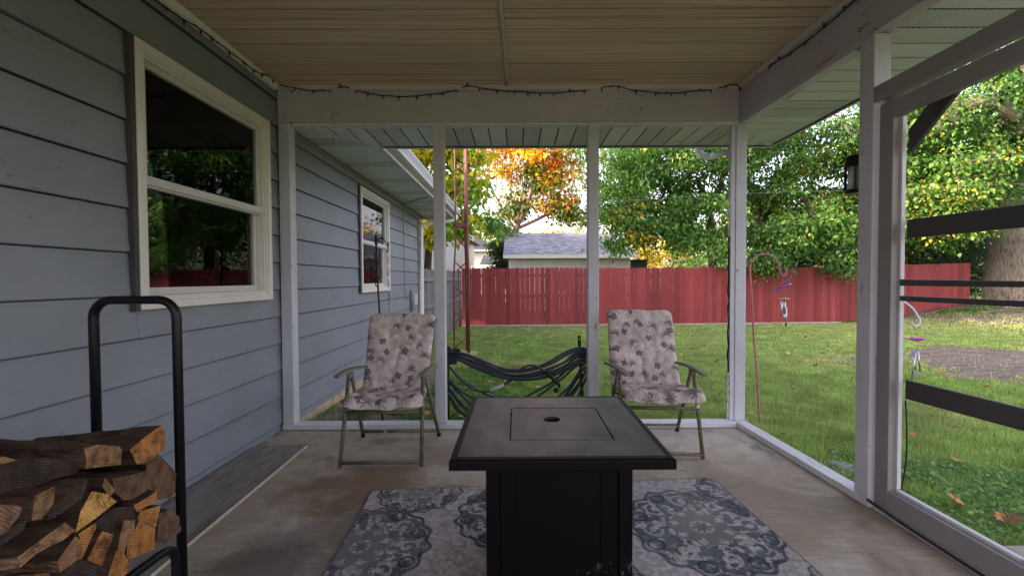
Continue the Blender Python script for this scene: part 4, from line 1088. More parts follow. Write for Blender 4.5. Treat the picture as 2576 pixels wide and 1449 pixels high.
logs = [
 # polygon of the cut end, material, x of the end, length vector (dx, dy, dz), label detail
 ([(1140,350),(1280,232),(1410,135),(1448,190),(1455,290),(1425,355),(1380,370),(1272,470),(1180,475),(1170,400)], 'end_orange', -1.17, (-.40,.02,-.03), 'split log with a bright orange end jutting up on top of the pile'),
 ([(722,335),(850,303),(1045,320),(1060,360),(1045,478),(900,495),(725,515),(737,430)], 'end_tan', -1.13, (-.42,-.03,.02), 'split log with a dull tan block end, left of the topmost orange one'),
 ([(1272,480),(1390,385),(1430,430),(1520,550),(1585,670),(1470,775),(1375,770),(1312,690),(1290,560)], 'end_brown', -1.18, (-.38,.0,-.02), 'dark brown split log tilting against the right leg of the rack hoop'),
 ([(965,600),(1280,530),(1310,690),(1170,780),(1062,790),(985,700)], 'end_brown', -1.15, (-.40,-.02,.02), 'weathered flat topped split log in the middle of the firewood pile'),
 ([(278,750),(478,665),(492,810),(370,955),(265,965)], 'end_tan', -1.05, (-.40,-.08,-.02), 'split log with a leaning tan end near the left of the firewood pile'),
 ([(805,708),(960,735),(1018,800),(840,930),(642,1070),(722,880)], 'end_yellow', -1.09, (-.40,-.08,-.06), 'split log with the brightest yellow triangular end in the firewood pile'),
 ([(1170,830),(1375,708),(1372,800),(1182,892)], 'end_orange', -1.14, (-.38,.0,0), 'thin split log with an orange strip of an end beside the dark one'),
 ([(1225,880),(1400,825),(1385,960),(1352,1030),(1212,955)], 'end_orange', -1.135, (-.38,.0,0), 'short orange ended split log with a dark knot near the right side of the pile'),
 ([(1385,905),(1490,872),(1612,960),(1560,1062),(1442,1165),(1362,1150)], 'end_brown', -1.17, (-.36,.03,.0), 'brown log with papery white bark sticking out past the rack leg'),
 ([(1230,960),(1350,1035),(1355,1210),(1110,1310),(1122,1190)], 'end_orange', -1.13, (-.40,-.02,0), 'wide orange ended split log resting just above the rack rail'),
 ([(1065,965),(1190,960),(1170,1080),(1100,1200),(1085,1262),(1020,1215)], 'end_tan', -1.12, (-.40,-.02,0), 'narrow upright split log left of the wide orange ended one'),
 ([(1020,1215),(1100,1262),(1155,1370),(1080,1455),(930,1455)], 'end_orange', -1.11, (-.40,-.02,0), 'lowest split log with an orange wedge end touching the curved rail'),
 ([(672,1080),(820,985),(832,1032),(790,1105),(712,1292),(700,1170)], 'end_orange', -1.08, (-.40,-.05,0), 'upright split log with a dark orange end in the lower middle of the pile'),
 ([(872,1055),(990,1085),(950,1200),(870,1358),(748,1310)], 'end_orange', -1.09, (-.40,-.03,0), 'split log with a plain orange four sided end low in the pile'),
 ([(580,980),(640,1050),(550,1130),(310,1250),(182,1375),(145,1285),(430,1080)], 'end_tan', -1.03, (-.40,-.06,-.05), 'long thin plank like split log leaning low at the left of the pile'),
 ([(640,1100),(692,1140),(700,1292),(530,1420),(482,1320)], 'end_tan', -1.06, (-.40,-.04,0), 'greyish tan split log under the plank like one'),
 ([(-60,820),(168,840),(150,920),(60,1060),(-60,1140)], 'end_brown', -.98, (-.40,-.06,0), 'brown split log cut off by the left edge of the picture'),
 ([(920,590),(960,640),(988,705),(962,762),(892,665)], 'end_tan', -1.13, (-.42,-.04,.02), 'small rounded split log tucked under the tan block end'),
 ([(705,1300),(872,1370),(810,1470),(500,1470)], 'end_dark', -1.05, (-.40,-.05,0), 'charcoal black log at the bottom of the firewood pile'),
 ([(290,1430),(420,1418),(430,1500),(280,1520)], 'end_orange', -1.02, (-.40,-.04,0), 'split log with a small glowing orange end at the very bottom left'),
 ([(-80,470),(60,425),(250,430),(270,640),(240,700),(60,720),(-80,760)], 'end_dark', -1.13, (-.36,.0,0), 'dark bark covered log near the top left of the pile'),
 ([(-80,420),(30,405),(160,440),(0,475),(-80,480)], 'end_tan', -1.10, (-.40,0,0), 'pale topped split log at the upper left edge of the pile'),
 ([(380,905),(440,860),(760,600),(780,640),(700,780),(450,960)], 'end_dark', -1.065, (-.25,-.05,0), 'grey bark covered branch lying aslant across the pile'),
 ([(0,1130),(60,1060),(215,950),(190,1040),(0,1210)], 'end_dark', -1.0, (-.3,-.05,0), 'thin dark split log at the left edge below the brown one'),
 ([(830,1020),(880,930),(1000,850),(1160,840),(1170,960),(1060,975),(1000,1080),(870,1050)], 'end_dark', -1.14, (-.38,-.02,0), 'dark knotty log with shiny bark in the centre of the pile'),
 ([(200,440),(400,420),(720,450),(720,510),(640,560),(480,600),(300,680),(240,690)], 'end_dark', -1.15, (-.30,0,.0), 'broad grey weathered slab under the tan block end'),
 ([(500,640),(640,600),(780,650),(920,660),(880,720),(790,720),(720,880),(640,960),(560,800)], 'end_dark', -1.17, (-.3,0,0), 'dark split slab behind the bright yellow ended log'),
]
rr = random.Random(4)
for poly, mt, X, off, lb in logs:
    P = [P5(a, b, X) for a, b in poly]
    P = [Vector((X+rr.uniform(-.006, .006)+.10*(p.z-.6)*0, p.y, p.z)) for p in P]
    dx, dy, dz = off; off = Vector((dx+rr.uniform(-.03, .0), dy+rr.uniform(-.03, .03), dz+rr.uniform(-.015, .015)))
    n = len(P); cen = sum(P, Vector())/n
    # subdivided sides so that the split faces are uneven
    mb = MB(); rows = 6; ring_ = []
    den = []
    for i in range(n):
        a, b = P[i], P[(i+1) % n]; m_ = max(1, int((b-a).length/.035))
        for k in range(m_): den.append(a.lerp(b, k/m_)+(Vector((0, rr.uniform(-.0022,.0022), rr.uniform(-.0022,.0022))) if k else Vector()))
    nn_ = len(den); vs_ = []
    for r in range(rows+1):
        t_ = r/rows; sc = 1-.10*t_
        for q in den:
            j = 0 if r == 0 else .005
            vs_.append(cen+(q-cen)*sc+off*t_+Vector((0, rr.uniform(-j, j), rr.uniform(-j, j))))
    fs = [tuple(range(nn_))]+[tuple(range((rows+1)*nn_-1, rows*nn_-1, -1))]
    for r in range(rows):
        for k in range(nn_): kk = (k+1) % nn_; fs.append((r*nn_+k, (r+1)*nn_+k, (r+1)*nn_+kk, r*nn_+kk))
    mb.add(vs_, fs)
    o = obj('firewood_log', mb, M['logbark'], **lab(lb, 'log', 'split logs stacked on the firewood rack'))
    o.data.materials.append(M[mt]); o.data.materials.append(M['end_brown'])
    for q in o.data.polygons:
        if abs(q.normal.x) > .75 and len(q.vertices) > 4: q.material_index = 1
        elif len(q.vertices) == 4 and (q.index*7919) % 1 == 0:
            side = ((q.index-2) % nn_)
            if mt not in ('end_dark',) and (side*3//nn_) == 1: q.material_index = 2
# ---- string lights
sl_ = thing('string_lights', 'dark green string of small coloured bulbs draped along the ceiling edge', 'string lights', (XW+.05, 1.0, 2.6))
left = [(402.6,10.7),(453,45),(496,69),(533,96),(560,117),(603,149),(645,181),(683,195)]
pts = [aX(x, y, XW+.045) for x, y in left]
d0 = (pts[0]-pts[2]); pts = [pts[0]+d0*4+Vector((0,0,-.02)), pts[0]+d0*2+Vector((0,0,-.05)), pts[0]+d0]+pts
for p in pts: p.x = XW+.045
back = [(698,210),(714,217),(744,222),(773.5,228),(810.6,228.7),(840,224),(865,219),(889,226),(914,232),(948,239),(988,243),(1030,243.5),(1072,239),(1116,234),(1150,227),(1176,217),(1216,223),(1260,229),(1316,232),(1370,235),(1433,232),(1493,225),(1546,217),(1590,227),(1650,234),(1690,235),(1750,230),(1796,225),(1826,217),(1850,213)]
pts += [aY(x, y, YB-.045 if y < 224 else YB-.012) for x, y in back]
right = [(1866,221),(1876,198),(1899,186),(1936,163.5),(1961,147.5),(1982,134),(2048,80),(2101,32),(2130,3)]
rp = [aX(x, y, XR(3.1)-.012-(.02 if i == 1 else 0)) for i, (x, y) in enumerate(right)]
for p in rp: p.x = XR(p.y)-.014
d1 = rp[-1]-rp[-3]
pts += rp+[rp[-1]+d1*2+Vector((.0, 0, -.03)), rp[-1]+d1*4]
for p in pts:
    if p.y < 2: p.z = min(p.z, 2.62)
sp_ = spline(pts, 5)
obj('wire', MB().tube(sp_, .0038, 6), M['wiregreen'], sl_)
obj('wire', MB().tube([p+Vector((.0, .0, .004*sin(i*1.1))) for i, p in enumerate(sp_)], .0032, 5), M['wiregreen'], sl_)
acc = 0; nxt = .05; rr = random.Random(9); cyc = ['orange', 'red', 'green', 'orange', 'blue', 'yellow', 'red', 'green']
for a, b in zip(sp_, sp_[1:]):
    acc += (b-a).length
    if acc > nxt:
        nxt = acc+rr.uniform(.082, .125)
        dn = Vector((rr.uniform(-.35, .35), rr.uniform(-.5, -.05) if b.y > 3.0 else 0, -1 if rr.random() < .78 else .8)).normalized()
        if b.y < 3.0: dn.x += .35 if b.x < 0 else -.35; dn.normalize()
        q = b+dn*.022
        bc = obj('bulb_socket', MB().tube([b, q], .0058, 8), M['wiregreen'], sl_)
        obj('bulb', MB().tube([q, q+dn*.006, q+dn*.014, q+dn*.020], [.0045, .0045, .0030, .0008], 8), M['bulb_'+cyc[rr.randrange(8)]], bc)

# old tape strips and hook stubs left on the beams
def ribbon(name, pts, w, nrm, label, mat='tape'):
    mb = MB()
    for a, b in zip(pts, pts[1:]): mb.bar(a, b, w, .0015, nrm)
    return obj(name, mb, M[mat], **lab(label, 'tape strip'))
ribbon('tape_strip', [aY(x, y, YB-.0035) for x, y in ((853, 284.5), (834, 288.5), (836, 297), (841, 306))], .008, (0, 1, .01), 'amber strip of old tape curling below the back beam near the left post')
o = bpy.data.objects['tape_strip']
ribbon('tape_strip', [aY(x, y, YB-.003) for x, y in ((841.5, 308), (840, 330), (839, 346), (838, 362))], .0035, (0, 1, .01), 'thin amber string dangling from the back beam near the left post')
pp = [aX(x, y, 1.745) for x, y in ((2045, 170), (2070, 155), (2085, 142), (2095, 133))]
for p in pp: p.x = XR(p.y)-.003
ribbon('tape_strip', pp, .010, (1, 0, .01), 'amber strip of old tape along the lower edge of the right beam')
hk = aX(2172, 71, 1.775); hk.x = XR(hk.y)-.004
obj('cup_hook', MB().tube([hk, hk+Vector((-.012, 0, 0)), hk+Vector((-.022, 0, -.006)), hk+Vector((-.024, 0, -.016)), hk+Vector((-.015, 0, -.022))], .0022, 6), M['iron'], **lab('tiny dark metal hook screwed into the right beam above the white post', 'hook'))

# ================================================================== YARD
# ---- red fence
redf = thing('red_fence', 'long faded red board fence across the back of the lawn', 'fence', (6, 12.3, -.2))
def fline(x): return 12.15+.045*max(x, 0)+(.18*max(x-9.6, 0))
rr = random.Random(2)
x = -1.60; k = 0
pm = {}
while x < 14.9:
    w = .140
    gap = rr.choice([.001, .001, .002, .003, .004]) if not (-.1 < x < 4.6) else rr.choice([.003, .008, .012, .016, .013, .005])
    yy = fline(x+.07); zb0 = -.20+.0*x; 
    zbot = max(float(gz(x, yy-.1))+.05, -.16) if x > 9 else -.155
    ztop = 1.50+.008*sin(x*1.3)+rr.uniform(-.008, .008)+(.14*min(max((x-9.5)/5, 0), 1))
    lean = rr.uniform(-.004, .004)
    c = .022
    poly = [(x+w-.0, zbot), (x, zbot), (x+lean, ztop-c), (x+lean+c*.9, ztop), (x+w+lean-c*.9, ztop), (x+w+lean-gap, ztop-c)]
    yo = rr.uniform(-.003, .003)
    y2 = fline(x+w)
    P = [(px_, yy+yo, pz) for px_, pz in poly]
    obj('picket', MB().prism(P, (0, .018, 0)), M['redfence'], redf)
    x += w+gap*.3; k += 1
for z in (.10, .68, 1.28):
    for a in np.arange(-1.6, 14.5, 2.4):
        b = min(a+2.4, 14.9); dz = lambda q: .14*min(max((q-9.5)/5, 0), 1)
        obj('fence_rail', MB().bar((a, fline(a)+.052, z+dz(a)), (b, fline(b)+.052, z+dz(b)), .038, .085), M['redfence'], redf)
for a in np.arange(-1.5, 15, 2.4):
    obj('fence_post', MB().box((a, fline(a)+.072, -.3), (a+.09, fline(a)+.162, 1.47)), M['greyfence'], redf)
edg = thing('timber_edging', 'row of silvered timbers lying along the foot of the red fence', 'edging', (3, 12.05, -.18))
a = -1.55
while a < 9.6:
    L = rr.choice([1.8, 2.4, 2.1]); b = min(a+L, 9.7); ya, yb = fline(a)-.10, fline(b)-.10
    hgt = .052 if not (1.0 < a < 2.0) else .105
    e0 = float(gz(a, ya)); e1 = float(gz(b, yb))
    obj('edging_timber', MB().bar((a+.01, ya, e0+hgt/2+.005), (b-.01, yb, e1+hgt/2+.005), .09, hgt), M['edging'], edg, bevel=.006)
    a = b
# ---- grey fence
greyf = thing('grey_fence', 'silvered grey picket fence with three rails running back from the house corner', 'fence', (-1.8, 10, -.2))
G0, G1 = Vector((-1.93, 8.05, 0)), Vector((-1.66, 11.85, 0))
dG = (G1-G0).normalized(); nG = Vector((dG.y, -dG.x, 0)); s = 0
while s < (G1-G0).length-.05:
    w = rr.uniform(.115, .14); p0 = G0+dG*s; p1 = G0+dG*(s+w-.006)
    zt_ = 1.40+rr.uniform(-.02, .02); P = [p1+Vector((0,0,-.2)), p0+Vector((0,0,-.2)), p0+Vector((0,0,zt_-.04)), p0+dG*.035+Vector((0,0,zt_)), p1-dG*.035+Vector((0,0,zt_)), p1+Vector((0,0,zt_-.04))]
    obj('picket', MB().prism(P, -nG*.016), M['greyfence'], greyf); s += w
for z in (.08, .62, 1.18):
    obj('fence_rail', MB().bar(G0+nG*.022+Vector((0,0,z)), G1+nG*.022+Vector((0,0,z+.01)), .036, .085), M['greyfence'], greyf)
for q, h, r in ((G1+dG*.06+nG*.02, 1.44, .055), (G0+dG*1.9+nG*.03, 1.3, .05)):
    obj('fence_post', MB().tube([q+Vector((0,0,-.3)), q+Vector((0,0,h))], r, 12), M['greyfence'], greyf)

# ---- lattice tower
tw = thing('antenna_tower', 'rusty red triangular lattice antenna mast standing on the lawn behind the second post', 'antenna tower', (-.92, 7.25, -.12))
zg = float(gz(-.9, 7.2))
def TP(px, Y, z): x = (px-1303)/1055.5*Y; return Vector((x, Y, z))
A0 = Vector((-1.085, 7.20, 0)); B0 = Vector((-.835, 7.22, 0)); C0 = Vector((-.895, 7.42, 0))
kink = 1.95
legs = []
for P_, r in ((A0, .014), (B0, .024), (C0, .020)):
    inn = ((A0+B0+C0)/3-P_)*.0
    pts = [P_+Vector((0,0,zg-.2)), P_+Vector((0,0,1.25))]
    d_ = Vector((.035, 0, 0)) if P_ is A0 else (Vector((-.02, 0, 0)) if P_ is B0 else Vector((-.01, -.01, 0)))
    pts += [P_+d_*.5+Vector((0,0,1.50)), P_+d_+Vector((0,0,1.75)), P_+d_+Vector((0,0,9.0))]
    legs.append(lambda z, P_=P_, d_=d_: P_+d_*min(max((z-1.25)/.5, 0), 1)+Vector((0,0,z)))
    obj('tower_leg', MB().tube(pts, r, 10, smooth=True), M['rust'], tw)
z = zg+.12; k = 0
while z < 8.6:
    dz = .19
    for i in range(3):
        a, b = legs[i], legs[(i+1) % 3]
        obj('brace', MB().bar(a(z), b(z+dz), .012, .004, (0, 1, 0)), M['rust'], tw)
        obj('brace', MB().bar(b(z), a(z+dz), .012, .004, (0, 1, 0)), M['rust'], tw)
    z += dz+.24; k += 1
    if z > 4.4 and k > 12: z += .1
for z in (2.10, 4.6, 7.0):
    mb = MB()
    for i in range(3): mb.bar(legs[i](z), legs[(i+1) % 3](z), .03, .07)
    obj('joint_band', mb, M['rust'], tw)
obj('concrete_footing', MB().lathe((-.93, 7.28, zg-.1), [(.26, 0), (.25, .125), (.2, .135)], 16), M['foundation'], tw)

# ---- black shepherd hook with chain, by the house
bh = thing('black_garden_hook', 'black wrought iron garden hook with scrolls and a hanging chain behind the left chair', 'garden hook', (-1.19, 3.66, -.07))
Yk = 3.66
k_ = lambda px, py: aY(px, py, Yk)
def kz(px, py): return aY(901.6+px*.249, 498+py*.249, Yk)
obj('pole', MB().tube([Vector((k_(962, 1040).x, Yk, -.15)), kz(214, 1180), kz(190, 760), kz(180, 470)], .0085, 8), M['iron'], bh)
obj('finial', MB().lathe(kz(180, 475), [(.006, 0), (.016, .012), (.010, .022), (.018, .036), (.013, .07), (.005, .10), (.009, .108), (.001, .122)], 10), M['iron'], bh)
arm = [kz(200, 440), kz(205, 415), kz(225, 404), kz(255, 420), kz(280, 455), kz(297, 490), kz(303, 470), kz(302, 452), kz(292, 450)]
obj('hook_arm', MB().tube(spline(arm, 4), .005, 6), M['iron'], bh)
arm = [kz(297, 490), kz(300, 515), kz(297, 540), kz(289, 548), kz(286, 535)]
obj('hook_tip', MB().tube(spline(arm, 4), .0045, 6), M['iron'], bh)
for sc in ([(180,560),(165,562),(157,580),(165,600),(178,590),(170,575)], [(185,570),(195,640),(225,700),(232,760),(225,810),(212,822),(203,808),(213,795)],
           [(180,640),(168,690),(195,720),(180,745),(160,750),(148,775),(152,800),(165,805),(170,790),(158,780)], [(190,830),(176,850),(176,880),(190,895),(200,880)], [(165,600),(178,640),(190,680)], [(150,700),(172,735),(185,748)]):
    obj('scroll', MB().tube(spline([kz(*p)+Vector((0,-.004,0)) for p in sc], 4), .0045, 6), M['iron'], bh)
obj('bulb_knob', MB().lathe(kz(128, 715), [(.002, -.02), (.018, -.01), (.022, 0), (.018, .012), (.002, .02)], 12, (0.5, 1, .3)), M['iron'], bh)
for (a, b) in (((100,700),(128,715)), ((140,668),(130,712)), ((105,722),(130,714)), ((152,690),(130,712))): obj('leaf_spur', MB().tube([kz(*a), kz(*b)], .005, 6), M['iron'], bh)
chn = thing('hanging_chain', 'thin metal chain with long links hanging from the black garden hook', 'chain', tuple(kz(295, 552)))
zz = kz(295, 552).z; xx = kz(295, 552).x; i = 0
zend = kz(300, 1010).z
while zz > zend:
    h = .036; n = 10; P = []
    for q in range(n+1):
        a = 2*pi*q/n; u_ = sin(a)*.0085; P.append(Vector((xx+(u_ if i % 2 == 0 else u_*.35), Yk+(0 if i % 2 == 0 else u_*.9), zz-h/2+cos(a)*h/2)))
    obj('chain_link', MB().tube(P, .0019, 5, False), M['iron'] if i % 3 else M['galv'], chn)
    zz -= .0335; xx += .0006; i += 1
obj('chain_hook', MB().tube(spline([Vector((xx, Yk, zz+.01)), Vector((xx-.012, Yk, zz-.012)), Vector((xx+.008, Yk, zz-.03)), Vector((xx, Yk, zz-.05)), Vector((xx-.012, Yk, zz-.045)), Vector((xx, Yk, zz-.055)), Vector((xx+.002, Yk, zz-.14))], 4), .0018, 5), M['iron'], chn)

# ---- pink shepherd hook with dragonfly chime
ph = thing('pink_garden_hook', 'tall faded pink shepherd hook pushed into the lawn outside the right sill', 'garden hook', (2.02, 3.55, -.07))
Yp = 3.52
def pz(px, py, Y=Yp): return aY(1846+px*.17783, 601+py*.17783, Y)
b0 = aY(1913, 1085, Yp); 
hp = [Vector((b0.x+.003, Yp, -.14)), aY(1911, 1060, Yp), aY(1903.5, 930, Yp), pz(285, 1420), pz(265, 1000), pz(240, 620), pz(228, 430), pz(250, 330), pz(320, 245), pz(420, 216), pz(520, 236), pz(600, 305), pz(640, 390), pz(655, 470), pz(685, 518), pz(715, 522), pz(740, 495), pz(746, 410)]
obj('hook_rod', MB().tube(spline(hp, 5), .0075, 8), M['pink'], ph)
dc = thing('dragonfly_wind_chime', 'wind chime with a dragonfly, wooden disc and silver tubes hanging from the pink hook', 'wind chime', tuple(pz(700, 530)))
obj('cord', MB().tube([pz(700, 515), pz(698, 600), pz(712, 680)], .0012, 4), M['cable'], dc)
obj('dragonfly_body', MB().tube([pz(650, 690), pz(690, 680), pz(730, 662), pz(775, 655), pz(800, 645)], [.004, .010, .009, .004, .009], 8), M['magenta'], dc)
obj('dragonfly_head', MB().lathe(pz(795, 645), [(.001, -.008), (.009, -.003), (.009, .004), (.001, .009)], 10, (1, 0, .3)), M['galv'], dc)
def wing(pts, off):
    return MB().prism([pz(*p) for p in pts], off)
obj('wing', wing([(700,655),(720,600),(775,560),(800,542),(815,560),(800,595),(750,640)], (0, -.006, -.001)), M['iridescent'], dc)
obj('wing', wing([(690,670),(640,680),(600,690),(560,712),(600,718),(650,700)], (0, .006, 0)), M['iridescent'], dc)
obj('wing', wing([(700,680),(660,710),(600,760),(575,772),(590,735),(640,700)], (0, -.006, 0)), M['iridescent'], dc)
c_ = pz(710, 845)
for k in range(4):
    a = k*pi/2+.4; obj('cord', MB().tube([pz(712, 700), c_+Vector((cos(a)*.028, sin(a)*.028, .002))], .001, 4), M['cable'], dc)
obj('disc', MB().lathe(c_+Vector((0, 0, -.005)), [(.038, 0), (.045, .004), (.040, .009), (.01, .0095)], 20), M['bamboo'], dc)
for (px0, py0, py1, yo) in ((677, 870, 1098, -.02), (712, 872, 1050, .012), (725, 875, 1062, -.012), (716, 1060, 1152, .02), (742, 965, 1232, .0)):
    a = pz(px0, py0, Yp+yo); b = pz(px0-3, py1, Yp+yo)
    t_ = obj('chime_tube', MB().tube([a, b], .0062, 10), M['galv'], dc); obj('cord', MB().tube([a, Vector((a.x*.7+c_.x*.3, a.y*.7+c_.y*.3, c_.z-.004))], .0008, 4), M['cable'], t_)

# ---- white hook, magenta dragonfly stake chime beyond the door
wh = thing('white_garden_hook', 'white garden hook partly hidden behind the screen door stile', 'garden hook', (2.70, 3.05, -.08))
Yw = 3.05
def wz(px, py, Y=Yw): return aY(2232.5+px*.23706, 729.9+py*.23706, Y)
x0_ = aY(2268, 730, Yw).x
hp = [Vector((x0_, Yw, -.15)), Vector((x0_, Yw, .6)), aY(2262, 790, Yw), aY(2264, 757, Yw), wz(150, 110), wz(205, 143), wz(270, 200), wz(325, 280), wz(345, 330), wz(330, 372), wz(300, 380), wz(270, 360), wz(255, 333)]
obj('hook_rod', MB().tube(spline(hp, 5), .0068, 8), M['whiteh'], wh)
wc = thing('prism_wind_chime', 'small silver wind chime with a magenta dragonfly and crystals beyond the screen door', 'wind chime', tuple(wz(305, 395)))
rg = [wz(305, 395)+Vector((cos(a)*.018, 0, sin(a)*.014)) for a in np.linspace(0, 2*pi, 14)]
obj('ring', MB().tube(rg, .0018, 6, False), M['iron'], wc)
obj('dragonfly_body', MB().tube([wz(150, 510), wz(230, 515), wz(280, 520), wz(330, 518), wz(370, 518), wz(392, 515)], [.003, .005, .012, .013, .011, .006], 10), M['magenta'], wc)
obj('cord', MB().tube([wz(305, 410), wz(320, 505)], .0007, 4), M['cable'], wc)
for q in (((385, 492), (575, 432)), ((395, 503), (525, 485))): obj('wing', MB().bar(wz(*q[0]), wz(*q[1]), .006, .002), M['clearp'], wc)
obj('crystal', MB().prism([wz(235,715), wz(270,660), wz(325,615), wz(330,640), wz(290,690)], (0, .008, 0)), M['clearp'], wc)
obj('crystal', MB().prism([wz(275,895), wz(310,865), wz(345,905), wz(310,922)], (0, .008, 0)), M['clearp'], wc)
obj('cord', MB().tube([wz(312, 530), wz(312, 640), wz(312, 870)], .0007, 4), M['cable'], wc)
for (a, b) in (((300, 655), (258, 950)), ((270, 720), (300, 840)), ((322, 650), (346, 860))): obj('chime_tube', MB().tube([wz(*a), wz(*b)], .0055, 8), M['galv'], wc)

# ---- hoses on their hanger
hr_ = thing('hose_hanger', 'dark green hose hanger standing in the grass just outside the back sill', 'hose hanger', (-.5, 3.62, -.08))
Yh = 3.62
def hz(px, py, Y=Yh): return aY(1107.7+px*.17188, 815.7+py*.17188, Y)
obj('side_plate', MB().prism([hz(60,300), hz(140,330), hz(190,400), hz(248,560), hz(235,585), hz(60,600)], (0, .006, 0)), M['greenplastic'], hr_, bevel=.001)
obj('saddle', MB().hexa([hz(175,365,3.57), hz(275,360,3.57), hz(300,410,3.70), hz(190,400,3.70)], [p+Vector((0,0,.006)) for p in (hz(175,365,3.57), hz(275,360,3.57), hz(300,410,3.70), hz(190,400,3.70))]), M['greenplastic'], hr_)
xs_ = hz(100, 500).x
obj('stake', MB().bar((xs_, Yh+.02, -.2), (xs_, Yh+.02, hz(100, 480).z), .03, .008, (0, 1, 0)), M['greenplastic'], hr_)
hs = thing('hose_stake', 'flat black metal stake with a hole rising behind the hoses by the third post', 'stake', (.47, 3.64, -.08))
a, b = hz(2040, 340, 3.66), hz(2030, 180, 3.66)
fl = MB(); n = 16
top_c = hz(2033, 215, 3.66); hw = .0145
# plate with a real hole near its top
outer = [(-hw, -.55), (hw, -.55), (hw, .018), (hw*.7, .030), (0, .034), (-hw*.7, .030), (-hw, .018)]
def plate_pts(n=16):
    o_, i_ = [], []
    for k in range(n):
        a = 2*pi*k/n; c, s_ = cos(a), sin(a); m_ = min(hw/abs(c) if abs(c) > 1e-6 else 9, .030/abs(s_) if abs(s_) > 1e-6 else 9)
        o_.append((c*m_, s_*m_)); i_.append((c*.0055, s_*.0055))
    return o_, i_
o_, i_ = plate_pts(); y_ = 3.66; dxl = Vector((.05, 0, -1)).normalized(); sdv = Vector((1, 0, .05))
W_ = lambda q, yy: top_c+sdv*q[0]-dxl*q[1]+Vector((0, yy, 0))
vs_ = [W_(q, 0) for q in o_]+[W_(q, 0) for q in i_]+[W_(q, .005) for q in o_]+[W_(q, .005) for q in i_]
fs = []
for k in range(16): j = (k+1) % 16; fs += [(k, j, 16+j, 16+k), (32+j, 32+k, 48+k, 48+j), (16+k, 16+j, 48+j, 48+k), (j, k, 32+k, 32+j)]
fl.add(vs_, fs); obj('plate_head', fl, M['black'], hs)
obj('plate_shaft', MB().bar(W_((0, -.0302), .0025), W_((0, -.75), .0025), hw*2, .005, (0, 1, 0)), M['black'], hs)
hose = thing('garden_hose', 'thick bundle of black garden hose loops slung between the second and third post', 'garden hose', (0, 3.62, .3))
top_s = [
 [(60,420),(210,408),(400,445),(600,525),(800,610),(1000,662),(1200,662),(1400,625),(1600,545),(1800,425),(1950,360),(2080,345),(2160,385),(2200,470)],
 [(60,440),(220,422),(420,470),(600,560),(800,650),(1000,690),(1200,690),(1400,650),(1650,560),(1850,440),(2000,385),(2110,380),(2180,420),(2210,500)],
 [(60,470),(230,455),(400,505),(600,590),(800,680),(1000,735),(1200,735),(1400,700),(1600,640),(1800,560),(1950,440),(2070,410),(2150,430),(2200,520)],
 [(60,500),(240,470),(420,540),(640,640),(850,720),(1050,760),(1250,760),(1450,735),(1650,680),(1850,590),(2000,480),(2100,470),(2180,500),(2210,560)],
 [(70,520),(240,500),(450,590),(650,670),(850,745),(1050,785),(1280,795),(1500,765),(1700,700),(1900,600),(2020,520),(2120,500),(2180,530),(2210,600)],
 [(90,540),(260,520),(480,630),(680,710),(880,775),(1080,805),(1300,808),(1500,785),(1720,720),(1900,640),(2030,560),(2120,540),(2190,580),(2215,640)],
 [(80,480),(300,500),(500,580),(700,650),(900,710),(1100,745),(1300,745),(1500,700),(1700,610),(1880,520),(2030,440),(2120,440),(2190,470),(2215,560)],
]
bot_s = [
 [(60,590),(150,640),(250,760),(380,880),(520,960),(640,985),(740,965),(920,890),(1070,795),(1250,760)],
 [(70,600),(160,650),(300,790),(450,890),(600,985),(760,1050),(900,1100),(1080,1130),(1270,1050),(1450,950),(1650,840),(1850,670),(2000,560),(2120,500),(2190,520)],
 [(40,780),(150,830),(260,940),(430,1055),(650,1180),(900,1260),(1150,1200),(1400,1070),(1650,890),(1800,780),(1950,640),(2090,540),(2180,560)],
 [(40,820),(150,870),(290,1010),(410,1125),(650,1300),(950,1380),(1300,1300),(1600,1150),(1850,950),(1980,780),(2090,590),(2160,560)],
 [(40,900),(150,980),(260,1130),(370,1250),(600,1440),(950,1520),(1350,1420),(1700,1150),(1900,950),(2050,720),(2140,600)],
 [(30,960),(140,1040),(230,1180),(340,1300),(600,1520),(1000,1600),(1450,1480),(1800,1200),(1950,1010),(2060,840),(2150,640)],
 [(30,1000),(150,1090),(230,1230),(330,1310),(600,1600),(1050,1680),(1500,1560),(1900,1250),(2040,1000),(2130,800),(2190,640)],
 [(20,880),(140,940),(250,1080),(400,1230),(700,1450),(1100,1480),(1500,1330),(1850,1060),(2000,900),(2120,700),(2190,600)],
]
rr = random.Random(31)
for j, s_ in enumerate(top_s+bot_s):
    yo = (j % 4)*.020-.03 if j < len(top_s) else (j % 3)*.02-.005
    lift = 0
    pts = [hz(a, b-0*lift, Yh+yo+.006*sin(i*1.3+j)) for i, (a, b) in enumerate(s_)]
    pts = [Vector((p.x, p.y, max(p.z, float(gz(p.x, p.y))+.014))) for p in pts]
    obj('hose_loop', MB().tube(spline(pts, 6), .0108, 10), M['rubber'], hose)
obj('repair_sleeve', MB().tube([hz(725, 968, Yh+.035*0-.005), hz(800, 940, Yh-.005), hz(930, 882, Yh-.005)], [.0135, .0150, .0140], 12), M['whitesleeve'], hose)
ov = [(1180,655),(1250,615),(1350,602),(1450,635),(1550,710),(1600,760)]
obj('hose_loop', MB().tube(spline([hz(a, b, Yh-.055) for a, b in ov], 6), .0105, 10), M['rubber'], hose)
nz = obj('nozzle', MB().tube([hz(a, b, Yh-.06) for a, b in ((1530,690),(1590,735),(1650,800),(1700,845),(1735,870),(1745,930))], [.013, .018, .015, .017, .013, .010], 12), M['black'], hose)
